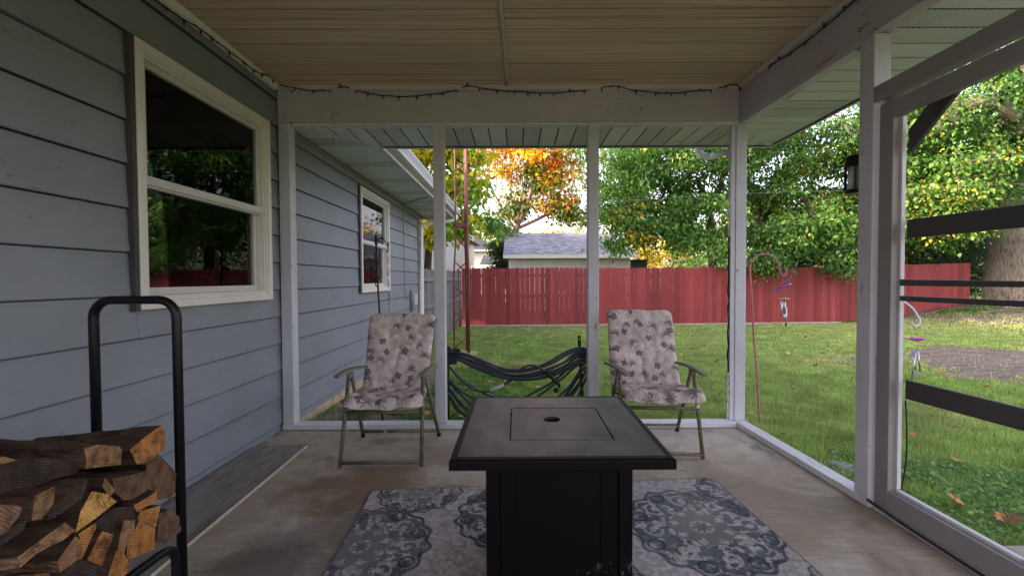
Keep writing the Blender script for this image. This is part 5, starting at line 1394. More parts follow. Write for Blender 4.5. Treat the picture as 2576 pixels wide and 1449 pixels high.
obj('trigger', MB().tube(spline([hz(a, b, Yh-.062) for a, b in ((1620,760),(1625,715),(1650,705),(1690,770),(1720,830))], 4), .005, 6), M['black'], nz)
obj('spray_ball', MB().lathe(hz(1695, 962, Yh-.06), [(.001, -.022), (.013, -.019), (.021, -.009), (.0225, 0), (.021, .009), (.013, .019), (.001, .022)], 16), M['black'], hose)

# ---- neighbouring buildings
def laps(mb, x0, x1, y, z0, z1, pitch, face=-1):
    z = z0
    while z < z1-.01:
        zt_ = min(z+pitch, z1); mb.hexa([(x0, y, z), (x1, y, z), (x1, y+.02, z), (x0, y+.02, z)], [(x0, y+.014, zt_), (x1, y+.014, zt_), (x1, y+.034, zt_), (x0, y+.034, zt_)]); z = zt_
gar = thing('garage', 'cream sided garage with slate blue shingle roof behind the red fence', 'garage', (2.2, 19, -.25))
gx0, gx1, gy = -.36, 4.86, 18.0
ez = 1.17+(703-643)*gy/1055; 
mb = MB(); laps(mb, gx0, gx1, gy, -.25, ez-.08, .105); mb.box((gx0, gy+.034, -.25), (gx0+.02, gy+7, ez)).box((gx1-.02, gy+.034, -.25), (gx1, gy+7, ez)).box((gx0, gy+6.98, -.25), (gx1, gy+7, ez))
obj('wall', mb, M['lapcream'], gar)
gh = 3.5; rz = ez+1.28
rf = MB(); a, b = gx0-.22, gx1+.25
rf.hexa([(a, gy-.32, ez-.02), (b, gy-.32, ez-.02), (b, gy+gh, rz), (a, gy+gh, rz)], [(a, gy-.32, ez+.03), (b, gy-.32, ez+.03), (b, gy+gh, rz+.05), (a, gy+gh, rz+.05)])
rf.hexa([(a, gy+gh, rz), (b, gy+gh, rz), (b, gy+7.3, ez), (a, gy+7.3, ez)], [(a, gy+gh, rz+.05), (b, gy+gh, rz+.05), (b, gy+7.3, ez+.05), (a, gy+7.3, ez+.05)])
obj('roof', rf, M['shingle'], gar)
obj('fascia', MB().box((a, gy-.345, ez-.14), (b, gy-.322, ez+.02)), M['lapcream'], gar)
obj('gable', MB().prism([(gx0, gy, ez), (gx0, gy+gh, rz-.02), (gx0, gy+7, ez)], (.02, 0, 0)), M['lapcream'], gar)
for wx in (1.75, 3.35):
    zt_ = ez-.62; w_ = obj('window', MB().box((wx-.55, gy-.015, zt_-.9), (wx+.55, gy+.02, zt_)), M['cream'], gar)
    obj('pane', MB().box((wx-.48, gy-.022, zt_-.82), (wx+.48, gy-.016, zt_-.06)), M['glass'], w_)
shed = thing('green_shed', 'dark green shed wall peeping out at the right of the cream garage', 'shed', (5.6, 19, -.25))
obj('wall', MB().box((5.2, 19.2, -.25), (5.95, 21, 2.0)), simple('dark_green_paint', (.02,.06,.045), .6), shed)
obj('roof', MB().prism([(5.15, 19.1, 2.0), (5.15, 19.1, 2.05), (6.0, 19.1, 2.05), (6.0, 19.1, 2.0)], (0, 2, 0)), M['shingled'], shed)

# house beyond with hipped dark roof
fh = thing('far_house', 'pale two storey house with a dark hipped roof seen through the lattice mast', 'house', (-5, 34, -.3))
Yf = 33
def fx(px): return (px-1303)/1055.5*Yf
def fz(py): return 1.17+(703-py)/1055.5*Yf
X0, X1 = fx(1085), fx(1232)
mb = MB(); laps(mb, X0, X1, Yf, -.3, fz(629), .16); obj('wall', mb, M['lapwhite'], fh)
mb = MB().hexa([(X0-.4, Yf-.5, fz(630)), (X1+.4, Yf-.5, fz(630)), (X1+.4, Yf+9, fz(630)), (X0-.4, Yf+9, fz(630))], [(X0+3, Yf+3.8, fz(594)+1), (X1-3.2, Yf+3.8, fz(594)+.7), (X1-3.2, Yf+4.4, fz(594)+.7), (X0+3, Yf+4.4, fz(594)+1)])
obj('roof', mb, M['shingled'], fh)
obj('fascia', MB().box((X0-.42, Yf-.53, fz(633)), (X1+.42, Yf-.505, fz(628.5))), M['lapwhite'], fh)
obj('roof_vent', MB().tube([(fx(1192), Yf+1.4, fz(622)), (fx(1192), Yf+1.4, fz(608))], .14, 8), M['galv'], fh)
w_ = obj('window', MB().box((fx(1184), Yf-.04, fz(668)), (fx(1190), Yf+.0, fz(650))), M['cream'], fh)
sh2 = thing('small_outbuilding', 'low pale outbuilding with dark blue roof left of the garage', 'outbuilding', (-1.7, 27, -.3))
Yf = 26.0
mb = MB(); laps(mb, fx(1216), fx(1277), Yf, -.3, fz(667), .11); obj('wall', mb, M['lapwhite'], sh2)
obj('roof', MB().hexa([(fx(1210), Yf-.3, fz(668)), (fx(1280), Yf-.3, fz(668)), (fx(1280), Yf+3, fz(640)), (fx(1210), Yf+3, fz(640))], [(fx(1210), Yf-.3, fz(666)), (fx(1280), Yf-.3, fz(666)), (fx(1280), Yf+3, fz(638)+.05), (fx(1210), Yf+3, fz(638)+.05)]), M['shingled'], sh2)
obj('fascia', MB().box((fx(1211), Yf-.33, fz(670)), (fx(1279), Yf-.305, fz(666))), M['lapwhite'], sh2)
w_ = obj('window', MB().box((fx(1232), Yf-.03, fz(690)), (fx(1252), Yf+.0, fz(672))), M['cream'], sh2); obj('pane', MB().box((fx(1236), Yf-.045, fz(688)), (fx(1248), Yf-.031, fz(675))), M['glass'], w_)
# neighbour's white sided house on the left behind the grey fence
nh = thing('neighbour_house', 'white clapboard neighbour house behind the grey fence at the left', 'house', (-6, 17, -.3))
Yn_ = 14.2; nx = -1.95
mb = MB(); laps(mb, -10, -2.95, Yn_, -.3, 3.0, .125)
z = -.3
while z < 3.75:
    mb.hexa([(-2.95, Yn_, z), (-2.35, Yn_+9, z), (-2.37, Yn_+9, z), (-2.97, Yn_, z)], [(-2.965, Yn_, z+.125), (-2.365, Yn_+9, z+.125), (-2.385, Yn_+9, z+.125), (-2.985, Yn_, z+.125)]); z += .125
obj('wall', mb, M['lapwhite'], nh)
w_ = obj('window', MB().box((-3.75, Yn_-.03, .7), (-3.1, Yn_+.02, 2.15)), M['cream'], nh); obj('pane', MB().box((-3.66, Yn_-.04, .8), (-3.19, Yn_-.031, 2.05)), M['glass'], w_)
obj('corner_trim', MB().box((-3.0, Yn_-.02, -.3), (-2.92, Yn_+.06, 3.2)), M['white_metal'], nh)
obj('roof', MB().hexa([(-10.5, Yn_-.4, 3.05), (-2.6, Yn_-.4, 3.05), (-2.0, Yn_+9.4, 3.05), (-10.5, Yn_+9.4, 3.05)], [(-7.0, Yn_+3, 5.4), (-6.4, Yn_+3, 5.4), (-6.0, Yn_+6, 5.4), (-7, Yn_+6, 5.4)]), M['shingled'], nh)
# utility cable
cab = [aY(1040, 537, 9.5), aY(1480, 511, 9.5), aY(1840, 489, 9.5), aY(2290, 475, 9.5), aY(2576, 462, 9.5)]
d_ = cab[0]-cab[1]; cab = [cab[0]+d_*3]+cab+[cab[-1]+(cab[-1]-cab[-2])*3]
obj('utility_cable', MB().tube(spline(cab, 4), .0022, 5), M['cable'], **lab('thin grey utility cable stretched across the yard in front of the trees', 'cable'))

# ================================================================== TREES
def leaf_mesh(name, C, D, L, W, col, rg, petal=False):
    """C Nx3 leaf bases, D Nx3 directions"""
    N = len(C); D = D/np.linalg.norm(D, axis=1, keepdims=True)
    r_ = rg.normal(size=(N, 3)); r_[:, 2] *= .35
    S_ = np.cross(D, np.array([0, 0, 1.0])+r_*.55); S_ /= np.linalg.norm(S_, axis=1, keepdims=True)+1e-9
    Nn = np.cross(S_, D); L = L[:, None]; W = W[:, None]
    a = C; b = C+D*L*.45+S_*W*.5+Nn*W*.12; c = C+D*L-Nn*L*.12; d = C+D*L*.45-S_*W*.5+Nn*W*.12
    co = np.stack([a, b, c, d], 1).reshape(-1, 3)
    return big_mesh(name, co, 4, np.arange(4*N, dtype=np.int32), np.repeat(col, 4, axis=0))
def tree(name, label, trunk, r0, blobs, leafL, palette, rg_seed, bark='barkd', per=120, seg=.55, spread=.42, cat='tree', trunk_top=None, group=None, droop=.5, extra_limbs=()):
    rg = np.random.default_rng(rg_seed)
    base = Vector(trunk[0])
    root = thing(name, label, cat, tuple(base), group)
    nodes = []; par = []
    tp = spline(trunk, 5)
    for i, p in enumerate(tp): nodes.append(np.array(p)); par.append(i-1)
    nt = len(nodes); weight = [0.0]*nt
    for limb in extra_limbs:
        lp = spline(limb, 5); start = int(np.argmin([np.linalg.norm(n-np.array(lp[0])) for n in nodes])); prev = start
        for q in lp[1:]: nodes.append(np.array(q)); par.append(prev); prev = len(nodes)-1; weight.append(1.0)
    T = []
    for (c, r, n, pi_) in blobs:
        k = 0
        while k < n:
            q = rg.uniform(-1, 1, 3); d_ = np.linalg.norm(q)
            if d_ > 1 or d_ < rg.uniform(0, .62): continue
            T.append((np.array(c)+q*np.array(r), pi_)); k += 1
    top = np.array(tp[-1]); lo = nt//2
    T.sort(key=lambda t_: np.linalg.norm(t_[0]-top))
    cl = []
    NA = np.array(nodes)
    for (q, pi_) in T:
        lo_ = min(lo, len(nodes)-1)
        dd_ = np.linalg.norm(NA[lo_:]-q, axis=1)+.25*np.maximum(NA[lo_:, 2]-q[2], 0)
        j = int(np.argmin(dd_))+lo_; p0 = nodes[j]; ln = np.linalg.norm(q-p0); m_ = max(1, int(ln/seg)); prev = j
        add = []
        for k in range(1, m_+1):
            t_ = k/m_; pp_ = p0+(q-p0)*t_+rg.normal(size=3)*.06*ln*(1-t_)*t_*2; pp_[2] += .10*ln*sin(pi*t_)
            nodes.append(pp_); par.append(prev); weight.append(0.0); prev = len(nodes)-1; add.append(pp_)
        weight[prev] += 1; NA = np.concatenate([NA, np.array(add)]); cl.append((q, pi_, nodes[par[prev]]))
    acc = list(weight)
    for i in range(len(nodes)-1, 0, -1):
        if par[i] >= 0: acc[par[i]] += acc[i]
    tot = max(acc[0], 1)
    rad = lambda i: max(r0*(max(acc[i], .35)/tot)**.52, .006)
    tr = MB(); rs = [r0*(1.0-.35*i/nt) if i > 1 else r0*(1.28 if i == 0 else 1.08) for i in range(nt)]
    tr.tube([Vector(n) for n in nodes[:nt]], rs, 20); obj('trunk', tr, M[bark], root)
    br = MB()
    for i in range(nt, len(nodes)):
        a, b = Vector(nodes[par[i]]), Vector(nodes[i]); 
        if (b-a).length > 1e-4: br.tube([a, b], [min(rad(par[i]), rad(i)*1.6, rs[-1]), rad(i)], 6 if rad(i) > .03 else 4, False)
    obj('branches', br, M[bark], root, kind='stuff')
    # leaves
    C, D, K = [], [], []
    for (q, pi_, pv) in cl:
        n = int(per*rg.uniform(.6, 1.4)); ax = (q-pv); ax /= np.linalg.norm(ax)+1e-9
        t_ = rg.uniform(-.7, .45, n)[:, None]; off = rg.normal(size=(n, 3))*spread*np.array([.75, .75, .42])
        c = q+ax*t_*spread*1.6+off; c[:, 2] -= .25*np.linalg.norm(off[:, :2], axis=1)*droop
        out = off*1.2+rg.normal(size=(n, 3))*.35; out[:, 2] -= droop
        C.append(c); D.append(out)
        pal = palette[pi_]; base_i = rg.integers(0, len(pal)); ch = np.where(rg.random(n) < .80, base_i, rg.integers(0, len(pal), n)); K.append(np.array(pal)[ch]*(1.28 if pi_ < 2 else 1.0)*rg.uniform(.65, 1.35, (n, 1)))
    C = np.concatenate(C); D = np.concatenate(D); K = np.concatenate(K)
    L = rg.uniform(.5, 1.4, len(C))*leafL
    m_ = leaf_mesh('foliage', C, D, L, L*rg.uniform(.5, .75, len(C)), K, rg)
    link('foliage', m_, M['leaf'], root, kind='stuff')
    return root
G1_ = [(.070,.150,.032), (.10,.195,.042), (.052,.120,.030), (.13,.235,.052), (.042,.098,.025)]
G2_ = [(.105,.21,.048), (.16,.28,.065), (.075,.165,.040), (.09,.19,.045), (.21,.31,.075), (.10,.20,.05), (.08,.17,.04), (.09,.18,.04), (.13,.24,.05), (.44,.34,.05)]
DG_ = [(.030,.062,.016), (.042,.085,.02), (.025,.05,.016), (.06,.10,.025)]
YG_ = [(.46,.52,.05), (.60,.52,.05), (.28,.42,.05), (.22,.36,.05), (.66,.46,.04)]
OR_ = [(.75,.32,.03), (.75,.22,.04), (.80,.50,.05), (.60,.50,.06), (.62,.15,.04), (.30,.34,.05), (.22,.28,.05)]
OG_ = [(.12,.18,.03), (.07,.12,.025), (.35,.28,.03), (.05,.09,.02)]
GO_ = [(.62,.42,.04), (.55,.30,.02), (.34,.33,.04), (.15,.2,.03), (.70,.5,.06)]
PAL = [G1_, G2_, DG_, YG_, OR_, OG_, GO_]
def W_(px, py, Y): return ((px-1303)/1055.5*Y, Y, 1.17+(703-py)/1055.5*Y)
# autumn tree behind the garage
tree('autumn_tree', 'tall tree with orange and gold autumn leaves rising behind the cream garage', [W_(1292, 730, 26), W_(1297, 600, 26), W_(1302, 575, 26)], .26,
     [(W_(1330, 395, 26), (3.1, 2.0, 1.7), 44, 4), (W_(1420, 440, 26), (1.5, 1.6, 1.4), 20, 4), (W_(1400, 330, 26), (3.6, 2.5, 2.0), 50, 4), (W_(1260, 355, 26), (2.0, 1.6, 1.2), 16, 4),
      (W_(1345, 470, 26), (2.2, 1.6, 1.2), 26, 5), (W_(1290, 520, 26), (.9, 1.0, .9), 12, 5), (W_(1440, 545, 26), (1.1, 1.2, .8), 18, 5), (W_(1395, 510, 26), (1.0, 1.2, .6), 9, 4), (W_(1245, 575, 25), (.8, .8, .3), 8, 5)],
       .24, PAL, 3, 'barkl', per=62, spread=.46, seg=.7,
     extra_limbs=[[W_(1302, 575, 26), W_(1335, 500, 26), W_(1348, 420, 26), W_(1352, 330, 26)], [W_(1300, 578, 26), W_(1262, 520, 26), W_(1225, 440, 26), W_(1205, 400, 26)], [W_(1304, 570, 26), W_(1318, 480, 26), W_(1312, 400, 26)], [W_(1304, 576, 26), W_(1380, 540, 26), W_(1435, 500, 26)], [W_(1300, 560, 26), W_(1288, 470, 26), W_(1300, 380, 26)]])
tree('ivy_column_tree', 'small dark green leafy tree at the left edge of the garage', [W_(1264, 745, 21), W_(1266, 640, 21)], .07,
     [(W_(1270, 660, 21), (.38, .6, 1.0), 16, 2), (W_(1268, 610, 21), (.50, .6, .9), 16, 0)], .13, PAL, 5, per=150, spread=.26)
# big green tree over the fence
tree('green_tree', 'broad leafy green tree hanging over the red fence behind the third post', [W_(1800, 800, 14.5), W_(1797, 690, 14.5), W_(1792, 600, 14.3), W_(1785, 520, 14.0)], .17,
     [(W_(1650, 460, 13.4), (2.3, 1.5, 1.5), 62, 0), (W_(1600, 400, 13.6), (1.9, 1.6, 1.4), 46, 1), (W_(1780, 400, 13.6), (2.2, 1.7, 1.5), 54, 0), (W_(1610, 560, 12.9), (1.1, .8, .8), 22, 1),
      (W_(1700, 585, 12.8), (.9, .8, .45), 12, 0), (W_(1760, 545, 12.7), (1.3, .9, .8), 24, 1), (W_(1560, 510, 13.0), (.8, .8, 1.2), 18, 1), (W_(1650, 520, 14.6), (1.8, .8, 1.1), 18, 2),
      (W_(1548, 612, 12.8), (.45, .4, .18), 4, 1), (W_(1822, 645, 12.2), (.3, .3, .35), 5, 1), (W_(1700, 330, 13.5), (3.4, 1.8, 1.3), 50, 0)],
     .120, PAL, 8, per=118, spread=.28)
tree('dark_trunk_tree', 'spreading green tree with a dark forked trunk behind the fence, right of the corner post', [W_(1935, 800, 15.2), W_(1930, 640, 15.2), W_(1912, 560, 15.1), W_(1900, 470, 15)], .22,
     [(W_(1960, 430, 14.6), (1.6, 1.6, 1.6), 46, 0), (W_(2080, 470, 13.6), (1.9, 1.6, 1.6), 50, 1), (W_(2040, 590, 12.7), (1.7, .9, .65), 36, 1), (W_(1950, 620, 12.6), (.9, .6, .5), 16, 0), (W_(1930, 665, 12.0), (.55, .35, .28), 9, 0),
      (W_(2130, 650, 12.2), (.5, .35, .5), 9, 0), (W_(2180, 560, 13.2), (1.3, 1.0, 1.2), 30, 0), (W_(1910, 540, 15.8), (1.6, .8, 1.2), 20, 2), (W_(2100, 380, 14.5), (1.8, 1.6, .9), 16, 0), (W_(1900, 350, 14.5), (1.5, 1.5, 1.0), 26, 0)],
     .118, PAL, 9, per=118, spread=.29, extra_limbs=[[W_(1912, 560, 15.1), W_(1960, 500, 15), W_(2030, 420, 14.8), W_(2100, 330, 14.6)], [W_(1905, 520, 15.1), W_(1880, 440, 15), W_(1880, 350, 15)], [W_(1925, 600, 15.1), W_(2000, 575, 14.5), W_(2080, 560, 13.8)]])
# great tree with the wide trunk at the right
tx_ = 16.05
tree('great_old_tree', 'great old tree with a wide grey ridged trunk behind the screen door', [(tx_, 13.6, -.1), (tx_, 13.6, .9), (tx_+.02, 13.6, 2.6), (tx_+.12, 13.6, 5.0), (tx_+.3, 13.7, 8.0)], .66,
     [((13.0, 12.8, 6.4), (2.4, 1.8, 1.9), 60, 0), ((12.2, 12.4, 4.4), (1.9, 1.4, 1.3), 60, 1), ((11.4, 13.2, 6.0), (2.0, 1.6, 2.0), 60, 0), ((14.6, 15.2, 5.0), (3.4, 1.2, 2.6), 60, 2), ((14.4, 12.2, 4.6), (1.3, .9, 1.2), 24, 0), ((15.6, 12.4, 6.6), (2.0, 1.4, 1.8), 34, 0), ((12.0, 12.0, 3.0), (1.2, .8, .6), 18, 1), ((17.5, 12.8, 7.6), (2.5, 2, 2.5), 40, 0), ((13.5, 13.5, 9.0), (4.0, 2.4, 1.8), 60, 0), ((12.9, 12.4, 2.55), (.8, .5, .4), 9, 1)],
     .120, PAL, 12, 'bark', per=135, spread=.33, extra_limbs=[[(tx_+.02, 13.6, 3.4), (14.3, 13.2, 4.2), (12.8, 12.8, 4.5)], [(tx_+.1, 13.6, 5.0), (14.2, 13.2, 6.2), (12.6, 12.8, 7.0)]])
tree('yellow_green_maple', 'yellow green maple branches hanging between the house corner and the lattice mast', [(-2.75, 12.7, -.25), (-2.7, 12.7, 1.5), (-2.5, 12.6, 3.6)], .13,
     [(W_(1075, 420, 11.6), (.9, .8, .9), 34, 3), (W_(1175, 410, 11.8), (.75, .7, .7), 26, 3), (W_(1165, 500, 11.4), (.62, .6, .62), 24, 3), (W_(1085, 585, 11.6), (.42, .5, .26), 13, 3), (W_(1150, 555, 11.4), (.4, .4, .4), 9, 3), (W_(1225, 560, 12.4), (.35, .4, .3), 6, 1), (W_(1120, 330, 11.8), (1.6, 1.2, .8), 36, 3)],
     .17, PAL, 15, per=42, spread=.26)
tree('sun_blocking_tree', 'unseen bushy tree added beyond the grey fence to block the low sun, hidden by the house wall', [(-7.5, 11.6, -.3), (-7.4, 11.6, 2.0), (-7.3, 11.6, 3.6)], .2,
     [((-7.4, 11.4, 4.6), (3.0, 2.6, 2.6), 90, 0), ((-8.0, 10.0, 2.6), (2.0, 1.4, 1.4), 30, 0), ((-8.2, 13.0, 2.6), (2.0, 1.0, 1.6), 30, 0)], .24, PAL, 22, per=170, spread=.45)  # unseen tree, added to keep sun patches off the lawn and fence
# evergreens and thicket behind the right end of the fence
tree('evergreen_thicket', 'dark evergreen shrub behind the right end of the red fence', [(13.2, 16.2, .1), (13.3, 16.2, 2.2)], .14,
     [((13.4, 16.0, 2.6), (2.3, .9, 1.4), 60, 2), ((15.5, 16.5, 2.4), (2.0, .9, 1.5), 36, 2), ((10.8, 16.4, 2.6), (1.6, .9, 1.2), 36, 2), ((17.8, 17.0, 2.4), (1.7, .9, 2.2), 54, 2), ((20.6, 17.5, 3.0), (2.4, .9, 2.6), 60, 2)], .10, PAL, 18, per=210, spread=.34, cat='shrub')
# background trees far behind, in the last sun
rr = random.Random(12)
for i, (px, Y, top, w, pal, n) in enumerate([(1375, 44, 590, 4.2, 6, 34), (1440, 50, 575, 3.4, 6, 26), (1600, 40, 560, 3.4, 6, 30), (1690, 46, 590, 4.0, 6, 30), (1760, 38, 545, 3.4, 0, 30), (1840, 44, 560, 4.0, 6, 30), (1930, 38, 500, 4.5, 0, 36),
        (2040, 42, 470, 5.0, 0, 40), (2130, 36, 480, 4.0, 6, 34), (2290, 34, 400, 4.6, 6, 46), (2400, 38, 380, 5.0, 0, 60), (2520, 34, 330, 5.0, 0, 46), (2700, 32, 300, 6, 0, 44), (2950, 30, 280, 6, 0, 44)]):
    c = W_(px, top, Y); h = c[2]+.6
    tree('background_tree', '%s distant tree, %s' % ('golden' if pal == 6 else 'green', ['behind the right part of the garage roof', 'above the garage ridge beside the third post', 'left of the shed roof', 'behind the low branches of the big green tree', 'between the shed and the dark trunk', 'just left of the corner post', 'directly behind the dark forked trunk', 'behind the pink garden hook', 'just left of the near white post', 'just right of the screen door stile', 'in the middle of the screen door opening', 'left of the old trunk', 'beyond the right picture edge', 'far past the right picture edge'][i]),
         [(c[0], Y, -.4), (c[0]+.1, Y, h*.35)], .2, [((c[0], Y, h*.55), (w*.8, 2.2, h*.42), n, pal), ((c[0]+.8, Y+.5, h*.75), (w*.5, 1.6, h*.25), n//2, pal)], .30, PAL, 40+i, per=70, spread=.75, seg=1.2)

# ================================================================== GRASS, GROUND COVER, FALLEN LEAVES
rg = np.random.default_rng(77)
def lawn_ok(x, y):
    a = (y > 3.42) | (x > 1.92)
    b = ~((x > 1.97) & (x < 3.62) & (y < 1.87))
    c = ~((x < XW+.02) & (y < 8)) & ~((x < -1.7) & (y >= 8)) & (y < 12.15+.045*np.maximum(x, 0)+.18*np.maximum(x-9.6, 0)-.02)
    return a & b & c
N = 900000
th = rg.uniform(-.52, 1.06, N); d = 2.2*np.exp(rg.uniform(0, 1, N)*np.log(19/2.2))
x = np.sin(th)*d; y = np.cos(th)*d
k = lawn_ok(x, y) & (x < 18.5); x, y, d = x[k], y[k], d[k]
da = dirt_amt(x, y); k = rg.random(len(x)) > da*.97; x, y, d, da = x[k], y[k], d[k], da[k]
n = len(x); 
tuft = np.exp(-(((x+.1)/.45)**2+((y-7.4)/.3)**2)); pat = fbm(x*.8, y*.8, 4); pa2 = fbm(x*3.1, y*3.1, 3)
h = (.020+.044*pa2+.05*tuft)*rg.uniform(.6, 1.4, n)*(.95); w = .0022+.0011*d*rg.uniform(.7, 1.2, n)
a = rg.uniform(0, 2*pi, n); ln = rg.uniform(.1, .75, n)*h; b = rg.uniform(0, 2*pi, n)
z = gz(x, y)-.004
base = np.stack([x, y, z], 1); s_ = np.stack([np.cos(a)*w/2, np.sin(a)*w/2, np.zeros(n)], 1); tip = base+np.stack([np.cos(b)*ln, np.sin(b)*ln, h], 1)
co = np.stack([base-s_, base+s_, tip], 1).reshape(-1, 3)
gc = np.array([(.17,.28,.065)])*(1-pat[:, None])*1.3+np.array([(.34,.40,.15)])*pat[:, None]*1.0
dry = rg.random(n) < (.07+.25*np.clip((y-9.5)/3, 0, 1)*np.clip(pa2, 0, 1)+.30*np.clip(dirt_amt(x*1.0, y*1.0-.0)*2+np.clip(pat-.55, 0, 1)*1.2, 0, 1)); gc[dry] = (.42,.36,.20)
gc *= 1.15*rg.uniform(.55, 1.35, (n, 1))*(.62+.75*fbm(x*6, y*6, 2))[:, None]
gmsh = big_mesh('grass_blades', co, 3, np.arange(3*n, dtype=np.int32), np.repeat(gc, 3, axis=0))
link('lawn_grass', gmsh, M['grass'], kind='stuff', **lab('short green lawn grass with worn patches between the porch and the red fence', 'grass'))
# broad leaved ground cover
def cover(name, label, fn, n, size, colr):
    P = fn(n); n = len(P); C = np.stack([P[:, 0], P[:, 1], gz(P[:, 0], P[:, 1])+rg.uniform(.005, .045, n)], 1)
    D = rg.normal(size=(n, 3)); D[:, 2] = rg.uniform(-.1, .35, n); L = rg.uniform(.6, 1.3, n)*size
    col = np.array(colr)[rg.integers(0, len(colr), n)]*rg.uniform(.7, 1.3, (n, 1))
    m_ = leaf_mesh(name, C, D, L, L*.95, col, rg); link(name, m_, M['leaf'], kind='stuff', **lab(label, 'ground cover'))
def f1(n):
    x = rg.uniform(-1.55, .1, n); y = rg.uniform(3.42, 6.0, n); k = (fbm(x*3, y*3, 3)+.25*(x > -1.0)-.12*(y-3.4) > .46); return np.stack([x[k], y[k]], 1)
def f2(n):
    x = rg.uniform(1.95, 4.6, n); y = rg.uniform(1.9, 3.0, n); k = (fbm(x*2.2, y*2.2, 3)-.10*(x-2) -.25*(y-1.9)> .22); return np.stack([x[k], y[k]], 1)
cover('ground_cover', 'low broad leaved weeds growing beside the house foundation behind the left chair', f1, 9000, .030, [(.10,.24,.04), (.15,.30,.06), (.07,.17,.035)])
cover('ground_cover', 'low round leaved weeds growing between the patio slab and the lawn at the right', f2, 8000, .026, [(.19,.34,.11), (.26,.42,.17), (.15,.30,.10)])

def f3(n):
    x = rg.normal(14.3, .8, n); y = rg.normal(12.9, .35, n); k = fbm(x*4, y*4, 2) > .5; return np.stack([x[k], y[k]], 1)
cover('ground_cover', 'small green seedlings in the leaf litter between the red fence and the old trunk', f3, 1500, .07, [(.15,.32,.05), (.10,.24,.04)])
def leafshape(seed, curl):
    r = random.Random(seed); n = 20; vs_ = [(0, 0, 0)]; fs = []
    lob = [1, .62, .95, .5, .86, .42, .7, .35, .5, .28, .30, .28, .5, .35, .7, .42, .86, .5, .95, .62]
    for k in range(n):
        a = 2*pi*k/n; R_ = lob[k]*(1+r.uniform(-.1, .1)); x_, y_ = cos(a)*R_, sin(a)*R_*.85
        vs_.append((x_, y_, curl*(x_*x_*.5+y_*y_*.9)+r.uniform(-.06, .06)))
    fs = [(0, 1+k, 1+(k+1) % n) for k in range(n)]
    fs += []
    m_ = bpy.data.meshes.new('fallen_leaf'); m_.from_pydata(vs_, [], fs); m_.update(); return m_
LM = {}
for cname, c in (('orange', (.50,.20,.06)), ('brown', (.24,.125,.065)), ('tan', (.42,.31,.20)), ('yellow', (.60,.40,.06)), ('mauve', (.30,.22,.21))):
    mt = simple('dry_leaf_'+cname, c, .75, noise=.35, scale=60)
    LM[cname] = []
    for s_ in range(4):
        m_ = leafshape(s_+5, [.5, .25, -.3, .8][s_]); m_.materials.append(mt); LM[cname].append(m_)
rr = random.Random(77)
spots = [(1973.8,1097,'orange',1.1), (2006,1127,'orange',1.1), (1960,1036,'brown',1), (1973,1038,'orange',1), (2123,1057,'mauve',1.1), (2410.6,1271.8,'orange',1.7), (2520,1308,'orange',1.3), (2552,1238,'tan',1.0), (2409,1164,'orange',1), (2457,1153,'orange',.9), (2440,1110,'orange',.8), (2408,1080,'tan',.8), (2298,1098,'orange',.8), (1889,1045,'yellow',.9), (2108,868,'orange',1), (2051,950,'orange',1), (1997,984,'mauve',1.1), (2041,1101,'tan',.8), (2096,1145,'tan',1), (1810,997,'brown',1.1), (2540,1318,'brown',1.3), (2310,948,'orange',1),(1317,905,'orange',1.2),(1232,963,'orange',1.1),(1218,972,'orange',1),(1310,962,'orange',1),(1272,960,'orange',1),(1352,977,'orange',1.1),(1164,1008,'orange',1.1),(1168,1017,'orange',1),(1198,888,'mauve',1.4),(1266,898,'mauve',1.2),(1400,885,'orange',.9),(1309,840,'orange',.9),(1340,840,'orange',.8),(1695,1020,'orange',1.3),(1725,900,'orange',.8),(1749,922,'orange',.8),(1160,1050,'orange',.9),(1072,1075-30,'orange',1.2), (1080,1030,'orange',1.2)]
named = {5: 'largest curled orange brown leaf among the weeds by the patio slab', 6: 'orange leaf beside the patio slab edge, right of the largest one', 20: 'brown leaf touching the edge of the patio slab', 13: 'bright yellow leaf beside the foot of the pink garden hook', 35: 'orange leaf just above the sill behind the right chair', 1: 'orange leaf resting against the top of the right hand sill'}
def place(x, y):
    ang = x/y
    w = ['at the foot of the house wall', 'behind the hose bundle', 'behind the third post', 'behind the right chair', 'around the pink hook', 'beyond the near white post', 'through the door opening', 'by the old trunk']
    i = 0 if ang < -.17 else 1 if ang < .15 else 2 if ang < .22 else 3 if ang < .52 else 4 if ang < .66 else 5 if ang < .86 else 6
    if i == 6 and y > 10: i = 7
    return w[i]+', '+('close to the porch' if y < 4.4 else 'on the near lawn' if y < 6 else 'in mid lawn' if y < 8.5 else 'on the far lawn' if y < 10.6 else 'by the red fence')
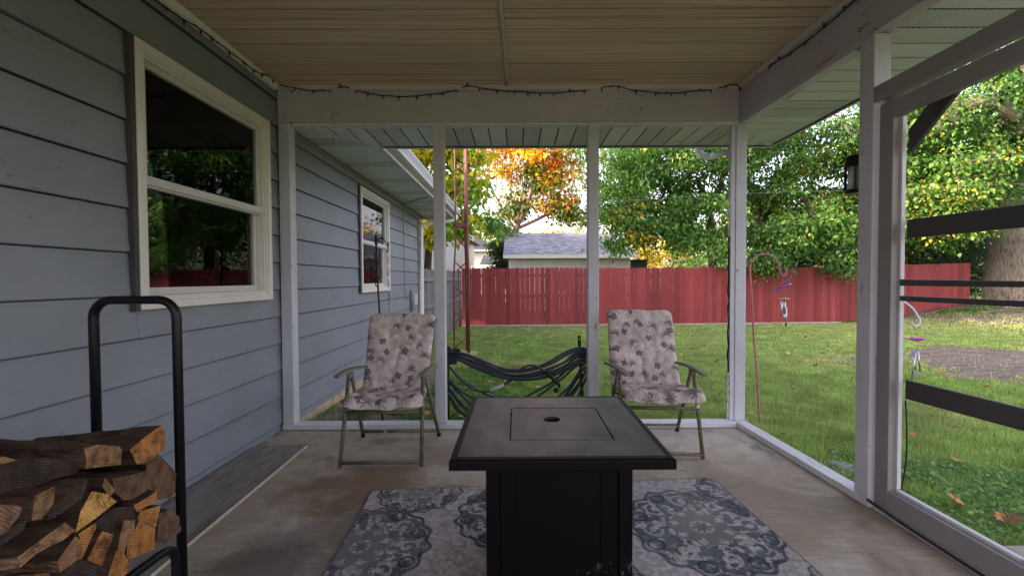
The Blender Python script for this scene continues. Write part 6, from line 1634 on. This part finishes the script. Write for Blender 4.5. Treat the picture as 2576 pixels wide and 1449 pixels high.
def putleaf(x, y, cname, s, label):
    if label is None: label = {'orange': 'orange', 'tan': 'pale tan', 'brown': 'brown', 'mauve': 'faded mauve', 'yellow': 'yellow'}[cname]+' fallen leaf '+place(x, y)
    o = bpy.data.objects.new('fallen_leaf', rr.choice(LM[cname])); COL.objects.link(o)
    sc = .043*s*rr.uniform(.85, 1.15); o.scale = (sc, sc*rr.uniform(.7, 1.1), sc); o.location = (x, y, float(gz(x, y))+.050)
    o.rotation_euler = (rr.uniform(-.6, .6), rr.uniform(-.6, .6), rr.uniform(0, 6.28))
    o['label'] = label; o['category'] = 'leaf'; o['group'] = 'fallen leaves scattered on the lawn'
for i, (px, py, c, s) in enumerate(spots):
    q = aZ(px, py, -.10); z_ = float(gz(q.x, q.y)); q = aZ(px, py, z_+.03)
    putleaf(q.x, q.y, c, s, named.get(i))
cnt = 0
while cnt < 250:
    u = rr.random()
    if u < .62: x, y = rr.uniform(-1.3, 9), rr.uniform(5.0, 12.0)
    else: x, y = rr.uniform(5, 17), rr.uniform(3.5, 13.8)
    if not bool(lawn_ok(np.array([x]), np.array([y]))[0]): continue
    c = rr.choice(['orange', 'orange', 'tan', 'tan', 'brown', 'mauve', 'yellow'] if x < 9 else ['tan', 'tan', 'brown', 'orange', 'mauve'])
    putleaf(x, y, c, rr.uniform(.9, 1.5), None); cnt += 1
# stone by the sill
q = aZ(2117, 1178, -.06); rr = random.Random(3)
st = MB(); st.lathe((q.x, q.y, -.08), [(.02, 0), (.075, .01), (.085, .028), (.06, .045), (.015, .05)], 11)
st.v = [(a+rr.uniform(-.008, .008), b+rr.uniform(-.008, .008), c+rr.uniform(-.004, .004)) for a, b, c in st.v]
ms = MB().lathe((-1.06, 4.02, -.10), [(.02, 0), (.19, .005), (.20, .05), (.16, .062), (.02, .064)], 9)
ms.v = [(a+rr.uniform(-.02, .02), b_*1+rr.uniform(-.02, .02), c) for a, b_, c in ms.v]
t = NT('moss_on_stone'); n_ = t.noise(t.coord(), 16, 5, .7); mm_ = t.bsdf(t.ramp(n_, [(.38, (.22,.21,.20)), (.5, (.17,.20,.03)), (.7, (.26,.28,.04))]), .95, normal=t.bump(n_, .8, .01))
obj('paving_stone', ms, mm_, **lab('mossy flat stone on the bare soil behind the left chair', 'stone'))
obj('stone', st, M['rock'], **lab('flat grey stone in the weeds beside the right hand sill', 'stone'))
